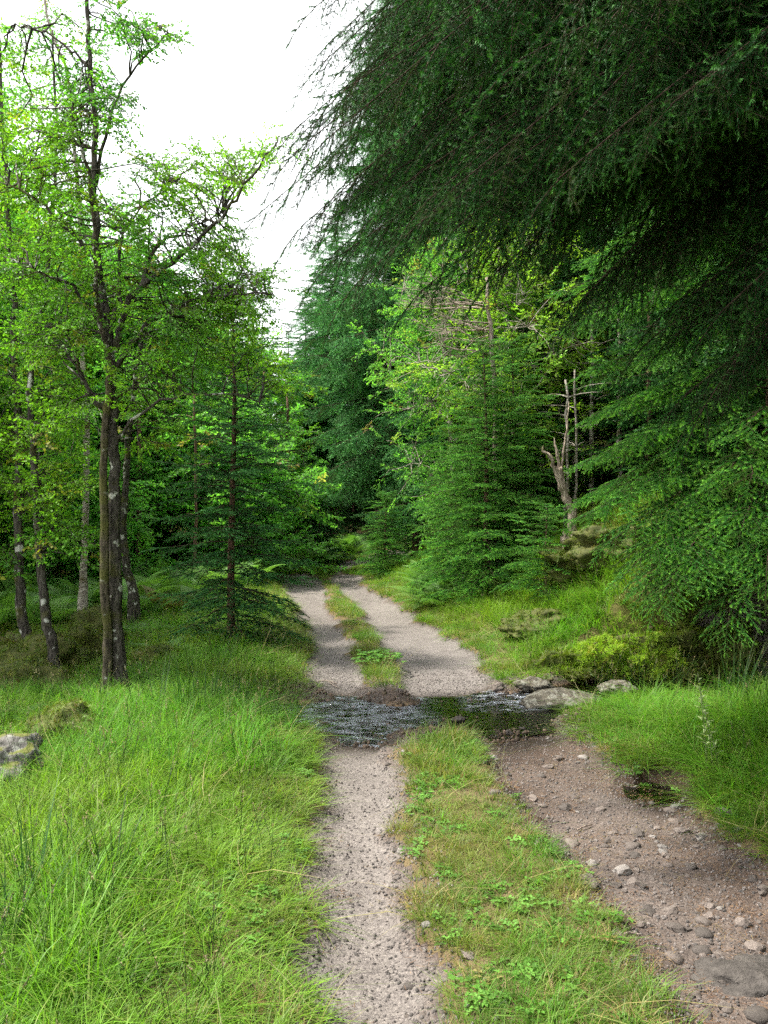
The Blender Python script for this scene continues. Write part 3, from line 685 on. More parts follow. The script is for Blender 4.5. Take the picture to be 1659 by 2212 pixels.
def broadleaf_parts(par, H, Rad, seed, ncl, vars_, leafm, barkm, zb=0.3, ntr=1, tr=None, twr=0.010, wide=0.5, every=0.2):
    rng = R(seed); pts = Pts(); wood = Geo(); limbs = []
    tr = tr or 0.011 * H
    tg = Geo()
    for q in range(ntr):
        s = np.linspace(0, 1, 9); a0 = rng.rand() * 6.28; lean = rng.rand() * 0.08 * H
        tp = np.stack([math.cos(a0) * lean * s + 0.012 * H * np.sin(s * 6 + q), math.sin(a0) * lean * s + 0.012 * H * np.cos(s * 5 + q), H * s * (0.95 - 0.1 * q) - 0.15], 1)
        tp[:, :2] -= tp[0, :2] - np.array([0.12 * q, 0.06 * q])
        sp = smooth_path(tp, 3)
        tg.tube(sp, tr * (1 - np.linspace(0, 1, len(sp))) ** 0.75 + 0.006, 8, 0, 0, 0.1, rng)
        limbs.append(sp[int(len(sp) * zb):])
        nl = int(9 + H)
        for k in range(nl):
            f = zb + (0.95 - zb) * (k + rng.rand()) / nl; i = int(f * (len(sp) - 1)); b = sp[i]
            a = k * 2.4 + rng.randn() * 0.4; L = Rad * (0.45 + 0.55 * math.sin(PI * min(1, 0.15 + (f - zb) / (1 - zb) * 0.95))) * (0.6 + 0.4 * rng.rand())
            u = np.linspace(0, 1, 6); o = np.array([math.cos(a), math.sin(a), 0])
            lp = b[None] + o[None] * (L * u)[:, None] + np.array([0, 0, 1.0])[None] * (L * (0.75 * u - 0.35 * u ** 2))[:, None]
            lp[1:] += rng.randn(5, 3) * 0.04 * L
            wood.tube(lp, np.linspace(tr * 0.28 * (1 - 0.6 * f) + 0.004, 0.004, 6), 4, 0, 0, cap=False)
            limbs.append(lp[2:])
    geo_obj('trunk', tg, [barkm], par)
    ends = np.vstack([l[1:] for l in limbs])
    T = ends[rng.randint(0, len(ends), ncl)] + rng.randn(ncl, 3) * np.array([wide, wide, wide * 0.8])
    T[:, 2] = np.maximum(T[:, 2], zb * H * 0.7)
    twigs_to(pts, wood, limbs, T, rng, twr, every)
    geo_obj('branches', wood, [barkm], par)['kind'] = 'stuff'
    P, E, S = pts.out()
    scatter('leaves', vars_, P, E, S, [leafm, M_TWIG], parent=par, seed=seed, tint=rng.rand(len(P)) ** 1.5)
    return len(P)
# ------------------------------------------------------------------ the twin-stemmed alder beside the track
def handmade_tree(name, base, label, cat, trunks, limbs, zones, leafm, barks, clus, scl, seed, density=1.0, group=None, every=0.16, yspread=0.9, behind=0.0):
    rng = R(seed); base = np.asarray(base, float); r = root(name, base, label, cat, group)
    L3 = []; wood = Geo()
    for i, (P, r0, r1) in enumerate(trunks):
        sp = smooth_path(np.array([W(*p) for p in P]) - base, 5, 0.006, rng)
        sp = np.vstack([[sp[0][0], sp[0][1], -0.15], sp]); u = np.linspace(0, 1, len(sp)); sp[1:, :2] += np.cumsum(rng.randn(len(sp) - 1, 2) * 0.007, 0) * 0.8
        rad = r0 + (r1 - r0) * u ** 0.8; rad[:4] *= [1.5, 1.3, 1.12, 1.05]
        g = Geo(); g.tube(sp, rad, 14, 0, 0, 0.22, rng)
        geo_obj('trunk', g, [barks[i]], r); L3.append(sp[len(sp) // 3:])
    for P, r0, r1 in limbs:
        sp = smooth_path(np.array([W(*p) for p in P]) - base, 5, 0.012, rng)
        wood.tube(sp, np.linspace(r0, r1, len(sp)), 7, 0, 0, 0.2, rng, cap=True); L3.append(sp)
    pts = Pts(); T = []
    for (xd, yd, rr, n) in zones:
        n = max(1, int(n * density)); v = rng.randn(n, 2); q = rng.rand(n) ** 0.5
        ang = rng.rand(n) * 2 * PI
        for k in range(n):
            Y = base[1] + behind + (rng.rand() - 0.45) * 2 * yspread
            T.append(W(xd + rr * q[k] * math.cos(ang[k]), yd + 0.8 * rr * q[k] * math.sin(ang[k]), Y) - base)
    T = np.array(T)
    twigs_to(pts, wood, L3, T, rng, 0.011, every, scl)
    geo_obj('branches', wood, [barks[0]], r)['kind'] = 'stuff'
    P, E, S = pts.out()
    tint = np.clip(fbm(P[:, 0] * 0.9 + 5, P[:, 2] * 0.9, 81) * 2.6 - 0.9 + rng.randn(len(P)) * 0.12, 0, 1)
    scatter('leaves', clus, P, E, S, [leafm, M_TWIG], parent=r, seed=seed, tint=tint)
    return r, len(P)
Y0 = 7.6
ax = (252 / 2.16 - 384) / FPX * Y0
_, n_ald = handmade_tree('alder_tree', (ax, Y0, gz(ax, Y0)), 'tall twin-stemmed alder with mossy lichen-spotted trunks beside the track', 'tree',
    [([(268, 1500, Y0), (260, 1400, Y0), (250, 1240, Y0), (252, 1040, Y0), (248, 890, Y0), (245, 790, Y0), (238, 690, Y0), (228, 610, Y0), (214, 500, Y0), (210, 330, Y0), (202, 160, Y0), (197, 0, Y0), (194, -260, Y0)], 0.066, 0.013),
     ([(227, 1510, Y0 - .08), (221, 1400, Y0 - .08), (217, 1240, Y0 - .1), (213, 1050, Y0 - .1), (219, 880, Y0 - .1), (226, 800, Y0 - .1), (212, 700, Y0 - .15), (200, 560, Y0 - .2), (186, 420, Y0 - .3), (166, 330, Y0 - .4), (136, 230, Y0 - .5)], 0.048, 0.010)],
    [([(248, 760, Y0), (265, 700, Y0), (305, 620, Y0 - .1), (390, 555, Y0 - .2), (480, 470, Y0 - .3), (530, 400, Y0 - .35), (600, 310, Y0 - .4)], 0.034, 0.006),
     ([(305, 622, Y0), (340, 530, Y0 + .2), (400, 500, Y0 + .3), (480, 462, Y0 + .4)], 0.022, 0.006),
     ([(250, 800, Y0), (300, 720, Y0 - .1), (380, 672, Y0 - .2), (480, 640, Y0 - .3), (590, 636, Y0 - .4)], 0.024, 0.006),
     ([(226, 885, Y0), (200, 855, Y0), (182, 820, Y0), (168, 780, Y0 - .1), (130, 700, Y0 - .3)], 0.026, 0.007),
     ([(205, 560, Y0 - .2), (150, 500, Y0 - .3), (90, 440, Y0 - .4), (20, 400, Y0 - .4)], 0.018, 0.006),
     ([(210, 400, Y0), (235, 270, Y0), (300, 150, Y0), (365, 75, Y0)], 0.018, 0.005),
     ([(240, 700, Y0), (262, 640, Y0 + .2), (260, 540, Y0 + .3), (290, 470, Y0 + .3), (370, 400, Y0 + .2)], 0.022, 0.006),
     ([(250, 950, Y0), (330, 880, Y0 - .2), (420, 850, Y0 - .3), (560, 870, Y0 - .3)], 0.016, 0.005),
     ([(200, 160, Y0), (170, 120, Y0), (90, 70, Y0), (30, 60, Y0)], 0.014, 0.005),
     ([(228, 740, Y0), (180, 640, Y0 - .2), (110, 600, Y0 - .4), (30, 560, Y0 - .5)], 0.02, 0.006)],
    [(195, 245, 80, 46), (120, 330, 60, 16), (320, 95, 45, 14), (240, 30, 50, 8), (560, 330, 62, 13), (480, 375, 50, 18), (400, 420, 70, 26), (345, 370, 50, 12),
     (300, 470, 60, 18), (420, 500, 70, 22), (300, 570, 70, 22), (400, 600, 80, 30), (500, 590, 70, 24), (450, 660, 80, 32), (560, 650, 55, 18), (350, 710, 70, 20),
     (150, 700, 85, 52), (70, 730, 60, 20), (200, 600, 60, 14), (110, 500, 70, 20), (50, 590, 60, 16), (25, 430, 55, 18), (80, 250, 50, 8), (20, 300, 50, 8),
     (300, 830, 70, 12), (340, 930, 80, 10), (420, 800, 70, 12), (530, 730, 60, 14), (600, 830, 40, 6), (190, 420, 60, 12), (60, 100, 60, 7), (180, 90, 50, 6), (150, 860, 60, 8)],
    M_LEAF, [M_BARKA, M_BARKM], CL_SMALL, (0.50, 0.85), 5, density=0.92)

# two curved birches at the left edge, one thin birch behind them
def left_birch(xb, yb, Y, P, r0, zones, label, seed, bark, leafm=M_LEAF, dens=1.0, cl=None, limbs=()):
    x = (xb / 2.16 - 384) / FPX * Y
    return handmade_tree('birch_tree', (x, Y, gz(x, Y)), label, 'tree', [([(xb, yb, Y)] + [(a, b, Y) for a, b in P], r0, 0.01)], list(limbs), zones, leafm, [bark], cl or CL_SMALL, (0.7, 1.1), seed, dens, behind=0.0)
left_birch(82, 1425, 9.4, [(62, 1380), (46, 1290), (42, 1150), (36, 900), (30, 700), (22, 500), (8, 200), (0, -100)], 0.075,
    [(60, 1080, 80, 20), (20, 950, 70, 16), (30, 800, 70, 16), (-10, 600, 70, 14), (20, 1220, 50, 6), (-20, 300, 80, 12), (40, 520, 60, 10)], 'dark curved birch trunk rising from the mossy boulders at the left edge', 21, M_BARKA)
left_birch(118, 1462, 8.6, [(112, 1410), (88, 1310), (74, 1160), (62, 1000), (50, 850), (70, 700), (90, 520), (110, 300), (100, 60)], 0.065,
    [(120, 1060, 70, 20), (150, 1160, 55, 12), (100, 950, 70, 14), (130, 830, 60, 12), (90, 640, 60, 12), (60, 350, 60, 10)], 'leaning speckled birch between the curved trunk and the twin-stemmed alder', 22, M_BARKA)
left_birch(290, 1290, 12.5, [(272, 1180), (276, 1040), (286, 900), (300, 790), (315, 700), (322, 600), (330, 480)], 0.07,
    [(300, 700, 90, 16), (340, 600, 80, 16), (380, 760, 80, 14), (270, 560, 70, 12), (420, 680, 80, 12), (330, 860, 80, 12)], 'slim brown birch just behind the twin-stemmed alder', 23, M_BARKA, M_LEAFB)
left_birch(178, 1290, 11.0, [(182, 1100), (185, 900), (180, 700), (170, 400), (150, 180), (108, 40), (90, -150)], 0.05,
    [(150, 150, 60, 6), (100, 60, 60, 6), (130, 420, 90, 16), (180, 560, 70, 12), (160, 760, 80, 14), (140, 960, 80, 12), (60, 250, 70, 8)], 'thin pale birch leaning left high behind the alder', 24, M_BARKB, M_LEAFB)

# ------------------------------------------------------------------ woodland behind, left of the track
def bl_proto(H, Rad, seed, ncl, leafm, bark, label, loc, cl=CL_FAR, name='broadleaf_tree', group='birches in the woodland left of the track', **k):
    r = root(name, loc, label, 'tree', group)
    n = broadleaf_parts(r, H, Rad, seed, ncl, cl, leafm, bark, **k); npts[label + str(seed)] = n
    return r
LB = 'slender leafy birch in the green thicket behind the alder, left of the track'
def P3(x, y): return (x, y, gz(x, y))
pA = bl_proto(9.0, 1.9, 31, 420, M_LEAFB, M_BARKA, LB, P3(-7.4, 14.0), zb=0.18)
pB = bl_proto(6.6, 1.8, 32, 380, M_LEAF, M_BARKB, LB, P3(-5.0, 23.5), zb=0.12)
pC = bl_proto(10.0, 2.0, 33, 480, M_LEAFB, M_BARKA, LB, P3(-9.0, 17.0), zb=0.2)
rng = R(7)
pD = bl_proto(3.8, 1.7, 34, 330, M_LEAFB, M_BARKA, LB, P3(-3.9, 19.5), zb=0.05)
for x, y, p, s in [(-5.2, 20.4, pD, 1.0), (-6.8, 18.6, pD, 1.1), (-3.3, 21.5, pD, .85), (-8.4, 17.2, pD, 1.1), (-4.6, 24.5, pD, 1.1), (-3.1, 26.0, pD, 1.0), (-10.4, 18.0, pD, 1.2), (-7.6, 21.5, pD, 1.3), (-5.4, 16.0, pD, .7), (-6.0, 22.0, pB, 1.1), (-7.6, 11.8, pA, .9), (-4.3, 27.5, pB, 1.1), (-6.2, 21.5, pA, .95), (-7.6, 19.5, pA, .95), (-8.6, 22.0, pA, 1.05), (-5.4, 26.5, pA, .85),
                   (-6.6, 26.0, pA, .9), (-10.5, 24.0, pC, .9), (-12.5, 20.0, pC, 1.0), (-6.6, 9.8, pB, 1.0), (-8.0, 15.8, pB, 1.1), (-9.9, 13.5, pC, .66), (-11.8, 15.0, pA, 1.0), (-8.6, 28.0, pB, 1.3), (-12, 30.0, pC, 1.0),
                   (-5.4, 32.0, pB, 1.15), (-15, 25, pC, 1.1), (-5.2, 33, pA, .85), (-17, 33, pC, 1.1), (-9.6, 19.0, pB, 1.1), (-11.5, 26, pA, 1.0), (-14, 19, pA, 1.1), (-8.4, 24.5, pB, 1.1), (-3.2, 36, pA, .8)]:
    copy_tree(p, P3(x, y), rng.rand() * 6.28, s)
# ------------------------------------------------------------------ spruces
LF = 'dark spruce standing in the shaded wood behind the bend in the track'
def mk(name, loc, label, group, H, Rad, zb, nb, v, sl, step, mat, seed, **k):
    return spruce(loc, label, group, H, Rad, zb, nb, v, sl, step, mat, seed, **k)
GF = 'spruces of the dark wood behind the bend'
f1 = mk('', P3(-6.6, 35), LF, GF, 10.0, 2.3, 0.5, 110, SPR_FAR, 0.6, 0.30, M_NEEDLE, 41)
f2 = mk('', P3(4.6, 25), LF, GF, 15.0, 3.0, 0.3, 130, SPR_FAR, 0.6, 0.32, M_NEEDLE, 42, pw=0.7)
GR = 'spruces massed on the right bank'; LR = 'tall dark spruce massed behind the birches on the right bank'
for x, y, p, s in [(-7.6, 31, f1, .62), (-7.0, 29.5, f1, .75), (-3.4, 40, f1, .9), (-7.5, 34, f1, .9), (-10, 38, f1, 1.0), (0.6, 41, f1, 1.2), (-0.8, 46, f1, 1.3), (-2.2, 50, f1, 1.3), (-1.4, 42, f1, .9), (-3.8, 55, f2, 1.0), (0.5, 56, f2, 1.0), (2.4, 43, f1, 1.2), (-4.6, 44, f1, 1.0), (-9.0, 48, f1, 1.2), (-14, 42, f2, .9), (3.2, 36, f2, 1.0), (2.6, 48, f1, 1.1), (5.8, 52, f2, 1.0), (-19, 40, f2, 1.0),
                   (-2.95, 25.6, f1, .36), (-4.7, 24.6, f1, .42)]:
    copy_tree(p, P3(x, y), rng.rand() * 6.28, s)
for x, y, p, s in [(3.6, 18.5, f2, .80), (2.6, 22.0, f2, .85), (1.6, 27, f2, .9), (6.0, 17, f2, .8), (4.9, 14.0, f2, .7), (3.1, 16.5, f2, .6), (8.3, 19.5, f2, 1.0), (5.9, 11.9, f2, .9), (14, 13, f2, 1.2), (14, 8, f2, 1.2), (6.5, 22.5, f2, 1.1), (5.2, 20, f2, 1.0), (7.4, 17.5, f2, 1.0), (9.5, 22, f2, 1.1), (6.2, 14.2, f2, .95), (8.6, 13.0, f2, 1.0), (11.5, 16, f2, 1.1), (7.0, 27, f2, 1.1), (12, 28, f2, 1.2), (4.9, 31, f2, 1.1), (9.0, 35, f2, 1.2), (16, 22, f2, 1.2),
                   (7.2, 9.8, f2, .95), (9.4, 8.0, f2, 1.0), (7.0, 5.6, f2, 1.05), (10, 4.0, f2, 1.1), (11.8, 11.0, f2, 1.1), (5.9, 1.6, f2, 1.1), (4.0, 21.5, f2, .9), (5.2, -2.0, f2, 1.0), (7.5, -5.0, f2, 1.1), (3.6, -6.5, f2, 1.0), (8.6, 0.6, f2, 1.1)]:
    copy_tree(p, P3(x, y), rng.rand() * 6.28, s, LR)['group'] = GR

bx = lambda xd, Y: (xd / 2.16 - 384) / FPX * Y
def at(xd, Y): return P3(bx(xd, Y), Y)
# the big pair at the bend
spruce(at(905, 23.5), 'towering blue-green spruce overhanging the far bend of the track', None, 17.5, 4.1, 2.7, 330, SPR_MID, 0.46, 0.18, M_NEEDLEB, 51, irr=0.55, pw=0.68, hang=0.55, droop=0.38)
spruce(at(1010, 20.0), 'dense spruce between the towering spruce and the bright birches', None, 10.5, 2.5, 0.4, 200, SPR_MID, 0.46, 0.18, M_NEEDLEB, 52, irr=0.5, pw=0.6, hang=0.5)
spruce(at(722, 36.0), 'smaller blue-green spruce behind and left of the towering one', None, 14.0, 3.1, 2.4, 170, SPR_FAR, 0.6, 0.28, M_NEEDLEB, 53, pw=0.7, hang=0.3)
spruce(at(655, 36.0), 'distant pointed spruce in the gap under the white sky', None, 9.8, 2.0, 0.4, 90, SPR_FAR, 0.6, 0.28, M_NEEDLEB, 54, pw=0.8)
# young spruces
spruce(at(500, 10.3), 'slender young spruce with a bare reddish stem on the left verge', None, 4.25, 0.84, 0.10, 120, SPR_FINE, 0.42, 0.16, M_NEEDLEM, 61, tilt=0.18, irr=0.35, pw=0.55, hang=0.10, droop=0.30, sq=1.25, trunk_r=0.045, rise=0.75)
GY_ = 'young spruces clustered on the right bank'
spruce(at(1048, 13.2), 'tallest bright green young spruce of the clump on the right bank', GY_, 3.9, 1.0, 0.15, 120, SPR_FINE, 0.42, 0.13, M_NEEDLEY, 62, tilt=0.18, irr=0.35, pw=0.6, hang=0.06, trunk_r=0.04, rise=0.6)
spruce(at(1112, 13.8), 'bright young spruce right of the tallest in its clump', GY_, 3.4, 0.9, 0.2, 100, SPR_FINE, 0.42, 0.13, M_NEEDLEY, 63, tilt=0.18, irr=0.35, pw=0.6, hang=0.06, trunk_r=0.035)
spruce(at(1022, 14.6), 'bright young spruce left of the tallest, its low branches reaching the ferns', GY_, 2.9, 1.05, 0.2, 95, SPR_FINE, 0.42, 0.14, M_NEEDLEY, 64, tilt=0.18, irr=0.35, pw=0.55, hang=0.1, trunk_r=0.035)
spruce(at(1180, 11.4), 'knee-high spruce sapling in front of the mossy stump', None, 1.25, 0.44, 0.15, 34, SPR_FINE, 0.30, 0.10, M_NEEDLEY, 65, tilt=0.18, irr=0.35, pw=0.7, hang=0.05, trunk_r=0.016)
spruce(at(832, 19.6), 'small pale-tipped spruce sapling at the grass edge beside the far track', None, 1.85, 0.55, 0.12, 60, SPR_FINE, 0.30, 0.10, M_NEEDLEY, 66, tilt=0.18, irr=0.35, pw=0.75, hang=0.05, trunk_r=0.02)
spruce(at(688, 25.0), 'dark sapling spruce behind the ferns at the bend', None, 2.0, 0.85, 0.12, 50, SPR_MID, 0.46, 0.2, M_NEEDLEM, 67, pw=0.8, hang=0.1, trunk_r=0.02)
# the spruce on the right bank whose low boughs hang over the moss
bank_spruce = spruce(P3(4.3, 9.7), 'big spruce on the right bank with low fresh-tipped boughs over the mossy stream edge', None, 13.0, 2.5, 1.9, 130, SPR_FINE, 0.42, 0.13, M_NEEDLEY, 71, pw=0.8, hang=0.22, droop=0.42, az=(1.9, 5.1), sq=2.0, rise=0.35)

rng = R(711); tb0 = np.array(P3(4.3, 9.7)); pts = Pts(); wood = Geo()
LB_ = [(1245, 1115, 8.9), (1300, 1160, 8.6), (1270, 1010, 9.3), (1330, 1235, 8.4), (1390, 1300, 8.2), (1290, 900, 9.6), (1420, 1180, 8.7), (1460, 1330, 8.0), (1350, 1065, 9.0), (1520, 1250, 8.2), (1560, 1335, 7.9), (1420, 960, 9.2),
       (1500, 1080, 8.8), (1390, 860, 9.5), (1600, 1170, 8.2), (1650, 1290, 7.8), (1560, 1010, 8.6), (1500, 900, 9.2), (1650, 1080, 8.3), (1620, 930, 8.7), (1740, 1220, 7.9), (1760, 1340, 7.7), (1740, 1000, 8.3), (1340, 960, 9.8), (1470, 1140, 9.2), (1580, 1110, 9.0), (1260, 1060, 9.9)]
for xd, yd, Y in LB_:
    xd += rng.randn() * 12; yd += rng.randn() * 12
    tip = W(xd, yd, Y) - tb0; L = np.hypot(tip[0], tip[1]); a0 = np.array([0, 0, max(0.3, tip[2] + L * 0.22)]); q = np.linspace(0, 1, 9)
    path = a0[None] * (1 - q[:, None]) + tip[None] * q[:, None] + np.array([0, 0, 1.0])[None] * (0.11 * L * np.sin(q * PI))[:, None]
    path[1:] += np.cumsum(rng.randn(8, 3) * 0.02, 0)
    dress_branch(pts, wood, path, 0.013, 0.075, 0.38, rng, 0.06, 0.9, 0.25, base_l=0.46, tilt=0.14)
g_ = geo_obj('low_branches', wood, [M_TWIG], bank_spruce); g_['kind'] = 'stuff'
P, E, S = pts.out(); scatter('low_bough_foliage', SPR_TIP, P, E, S, [M_NEEDLEY, M_TWIG], parent=bank_spruce, seed=712); npts['low'] = len(P)

# ------------------------------------------------------------------ the overhanging spruce: boughs sweep out over the track
rng = R(77)
tb = np.array(P3(4.6, 5.0))
rt = root('overhanging_spruce', tb, 'huge near spruce whose dark drooping boughs overhang the track from the right', 'spruce tree')
g = Geo(); s = np.linspace(0, 1, 14); g.tube(np.stack([0.1 * np.sin(s * 4), 0.1 * np.cos(s * 3) - 0.1, 17 * s - 0.2], 1), 0.24 * (1 - s) ** 0.8 + 0.02, 14, 0, 0, 0.12, rng); geo_obj('trunk', g, [M_BARKS], rt)
pts = Pts(); wood = Geo()
LOW = np.array([(560, 130), (600, 330), (640, 440), (700, 560), (800, 620), (950, 650), (1100, 770), (1250, 850), (1450, 930), (1700, 950), (2000, 960)])
def boughs(n, Yr, xr, yr, seed, r0=0.013, edge_only=False):
    rng = R(seed); k = 0
    while k < n:
        xd = xr[0] + (xr[1] - xr[0]) * rng.rand(); yd = yr[0] + (yr[1] - yr[0]) * rng.rand()
        lim = np.interp(xd, LOW[:, 0], LOW[:, 1]) - np.interp(xd, [600, 800, 1000, 1200, 1500], [130, 150, 210, 250, 270])
        if yd > lim: continue
        # the silhouette against the sky leans right as it descends
        if xd < 690 + 60 * rng.rand() and not edge_only: continue
        Y = Yr[0] + (Yr[1] - Yr[0]) * rng.rand()
        tip = W(xd, yd, Y) - tb; rise = 0.15 + 0.10 * rng.rand()
        L = np.hypot(tip[0], tip[1]); z0 = tip[2] + L * rise * 1.2
        a = np.array([0, 0, max(z0, 1.4)]); q = np.linspace(0, 1, 8)
        path = a[None] * (1 - q[:, None]) + tip[None] * q[:, None] + np.array([0, 0, 1.0])[None] * (0.09 * L * np.sin(q * PI) - 0.10 * L * q ** 3)[:, None]
        path[1:] += np.cumsum(rng.randn(7, 3) * 0.05, 0)
        dress_branch(pts, wood, path, r0, 0.10, 0.50, rng, 0.42, 0.55, 0.16, base_l=0.62, tilt=0.5)
        k += 1
boughs(82, (3.7, 6.5), (690, 1150), (-330, 640), 1)
boughs(95, (3.7, 6.9), (1050, 1750), (-400, 880), 2)
boughs(14, (3.0, 4.2), (1050, 1750), (-420, 150), 3)
boughs(8, (4.2, 6.0), (585, 720), (20, 470), 4, edge_only=True)
geo_obj('branches', wood, [M_TWIG], rt)['kind'] = 'stuff'
P, E, S = pts.out(); npts['overhang'] = len(P)
rng = R(79); up = Pts(); wood2 = Geo()
for k in range(230):
    z = 4.6 + 12.0 * ((k + rng.rand()) / 230) ** 1.1; L = 4.1 * (1 - (z - 4.5) / 12.9) ** 0.7 * (0.7 + 0.35 * rng.rand()) + .2; a = k * 2.39996; q = np.linspace(0, 1, 6)
    path = np.array([0, 0, z])[None] + np.array([math.cos(a), math.sin(a), 0])[None] * (L * q)[:, None] + np.array([0, 0, 1.0])[None] * (L * (0.12 * q - 0.38 * q ** 2))[:, None]
    dress_branch(up, wood2, path, .02, .26, .46, rng, .6)
geo_obj('upper_branches', wood2, [M_TWIG], rt)['kind'] = 'stuff'
P2, E2, S2 = up.out(); scatter('upper_foliage', SPR_MID, P2, E2, S2 * 1.15, [M_NEEDLE, M_TWIG], parent=rt, seed=79); npts['upper'] = len(P2)
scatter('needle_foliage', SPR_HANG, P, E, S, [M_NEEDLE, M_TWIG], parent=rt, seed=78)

# ------------------------------------------------------------------ broadleaves, snag and bare trunks on the right bank
bl_proto(6.6, 1.5, 81, 600, M_LEAFB, M_BARKB, 'pale-leaved birch drooping beside the dense spruce on the right bank', at(975, 16.2), CL_SMALL, 'birch_tree', None, zb=0.1, wide=0.35)
bl_proto(5.6, 1.6, 82, 560, M_LEAFY, M_BARKB, 'sunlit lime-green birch directly above the young spruce clump', at(1090, 15.4), CL_SMALL, 'birch_tree', None, zb=0.2, wide=0.4)
bl_proto(4.6, 1.2, 83, 240, M_LEAFY, M_BARKB, 'airy birch with several white stems behind the broken snag', at(1210, 16.0), CL_SMALL, 'birch_tree', None, zb=0.3, ntr=3, wide=0.35)
def bare_trunk(xd, Y, y0, y1, rad, label, bark, bend=0.0, name='bare_tree', group=None):
    b = np.array(at(xd, Y)); rg = R(int(xd)); r = root(name, b, label, 'tree', group)
    top = W(xd, y1, Y) - b; q = np.linspace(0, 1, 9)
    p = top[None] * q[:, None] + np.stack([bend * np.sin(q * 3), 0 * q, -0.1 * (q == 0)], 1) + rg.randn(9, 3) * 0.012
    g = Geo(); g.tube(p, rad * (1 - 0.5 * q), 8, 0, 0, 0.2, rg); geo_obj('trunk', g, [bark], r)
    g = Geo()
    for k in range(9):
        f = 0.35 + 0.6 * rg.rand(); i = int(f * 8); a = rg.rand() * 6.28; L = 0.3 + 0.5 * rg.rand()
        u = np.linspace(0, 1, 4); g.tube(p[i][None] + np.stack([math.cos(a) * L * u, math.sin(a) * L * u, L * 0.35 * u - 0.2 * L * u * u], 1), np.linspace(0.012, 0.003, 4), 4)
    geo_obj('branches', g, [bark], r)['kind'] = 'stuff'
GT = 'bare trunks in the shade of the right bank'; LT = 'thin straight trunk in the deep shade behind the broken snag'
for xd, Y, y1, rad, bk in [(1222, 13.6, 820, .030, M_BARKB), (1240, 14.0, 800, .026, M_BARKB), (1275, 15.5, 640, .05, M_BARKB), (1302, 16.8, 560, .045, M_BARKS), (1335, 15.0, 640, .05, M_BARKB), (1398, 14.2, 600, .055, M_BARKS), (1440, 15.4, 600, .045, M_BARKS), (1168, 17.5, 640, .05, M_BARKB), (1150, 18.5, 640, .045, M_BARKS)]:
    bare_trunk(xd, Y, 0, y1, rad, LT, bk, 0.03, group=GT)
GL = 'bare trunks in the shaded wood left of the track'; LL = 'thin bare trunk in the shaded wood behind the slender young spruce'
for xd, Y, y1, rad, bk in [(298, 19.0, 800, .07, M_BARKS), (372, 21.0, 800, .06, M_BARKS), (455, 23, 800, .07, M_BARKB), (570, 25.0, 800, .06, M_BARKS), (420, 17.5, 850, .04, M_BARKS), (620, 26.0, 850, .06, M_BARKS)]:
    bare_trunk(xd, Y, 0, y1, rad, LL, bk, 0.03, group=GL)
# broken snag, three jagged limbs
Ys = 12.4; b = np.array(at(1236, Ys)); rg = R(5); r = root('dead_snag', b, 'broken pale snag forking into jagged limbs above the mossy stump', 'dead tree')
def wp(P): return smooth_path(np.array([W(x, y, Ys) for x, y in P]) - b, 4, 0.008, rg)
p = wp([(1238, 1110), (1226, 1080), (1214, 1045), (1206, 1010)]); p = np.vstack([[0, 0, -0.15], p])
g = Geo(); g.tube(p, np.linspace(0.058, 0.042, len(p)), 12, 0, 0, 0.4, rg); geo_obj('trunk', g, [M_DEAD], r)
for P, a0, a1 in [([(1208, 1040), (1198, 1010), (1188, 985), (1172, 975)], .030, .018), ([(1207, 1020), (1206, 995), (1198, 960)], .028, .016), ([(1208, 1022), (1216, 990), (1222, 930), (1228, 880)], .022, .010)]:
    g = Geo(); p = wp(P); g.tube(p, np.linspace(a0, a1, len(p)), 9, 0, 0, 0.35, rg)
    for q in range(4):
        aa = q * 1.6; e = p[-1] + np.array([math.cos(aa) * a1 * .5, math.sin(aa) * a1 * .5, 0]); g.tube([e, e + np.array([0, 0, 0.05 + 0.05 * rg.rand()])], [a1 * .4, 0.002], 4)
    geo_obj('broken_limb', g, [M_DEAD], r)
# dead tangle of pale twigs
Yd = 13.9; b = np.array(at(1075, Yd)); r = root('dead_branch_tree', b, 'dead tree with a pale leafless tangle of branches reaching left under the overhanging boughs', 'dead tree')
rg = R(15); g = Geo(); p = smooth_path(np.array([[0, 0, -0.1], W(1070, 900, Yd) - b, W(1058, 700, Yd) - b, W(1050, 600, Yd) - b]), 5, .01, rg); g.tube(p, np.linspace(.06, .02, len(p)), 8, 0, 0, .2, rg); geo_obj('trunk', g, [M_DEADP], r)
g = Geo()
for k in range(15):
    sy = 640 + 130 * rg.rand(); st = W(1055, sy, Yd) - b; en = W(880 + 110 * rg.rand(), sy - 40 + 60 * rg.rand(), Yd - 1.2 + 1.4 * rg.rand()) - b
    pp = smooth_path(np.array([st, st * .65 + en * .35 + rg.randn(3) * .06, st * .3 + en * .7 + rg.randn(3) * .08, en]), 3); g.tube(pp, np.linspace(.014, .004, len(pp)), 4)
    for j in range(9):
        i = rg.randint(2, len(pp)); d = (en - st) * .16 * (0.5 + rg.rand()) + rg.randn(3) * .10; u = np.linspace(0, 1, 4)[:, None]
        q = pp[i] + d * u + np.array([0, 0, .06]) * u ** 2; g.tube(q, np.linspace(.006, .002, 4), 3)
        for m in range(2): g.tube([q[2], q[2] + rg.randn(3) * .06 + d * .4], [.004, .0015], 3)
geo_obj('branches', g, [M_DEADP], r)['kind'] = 'stuff'

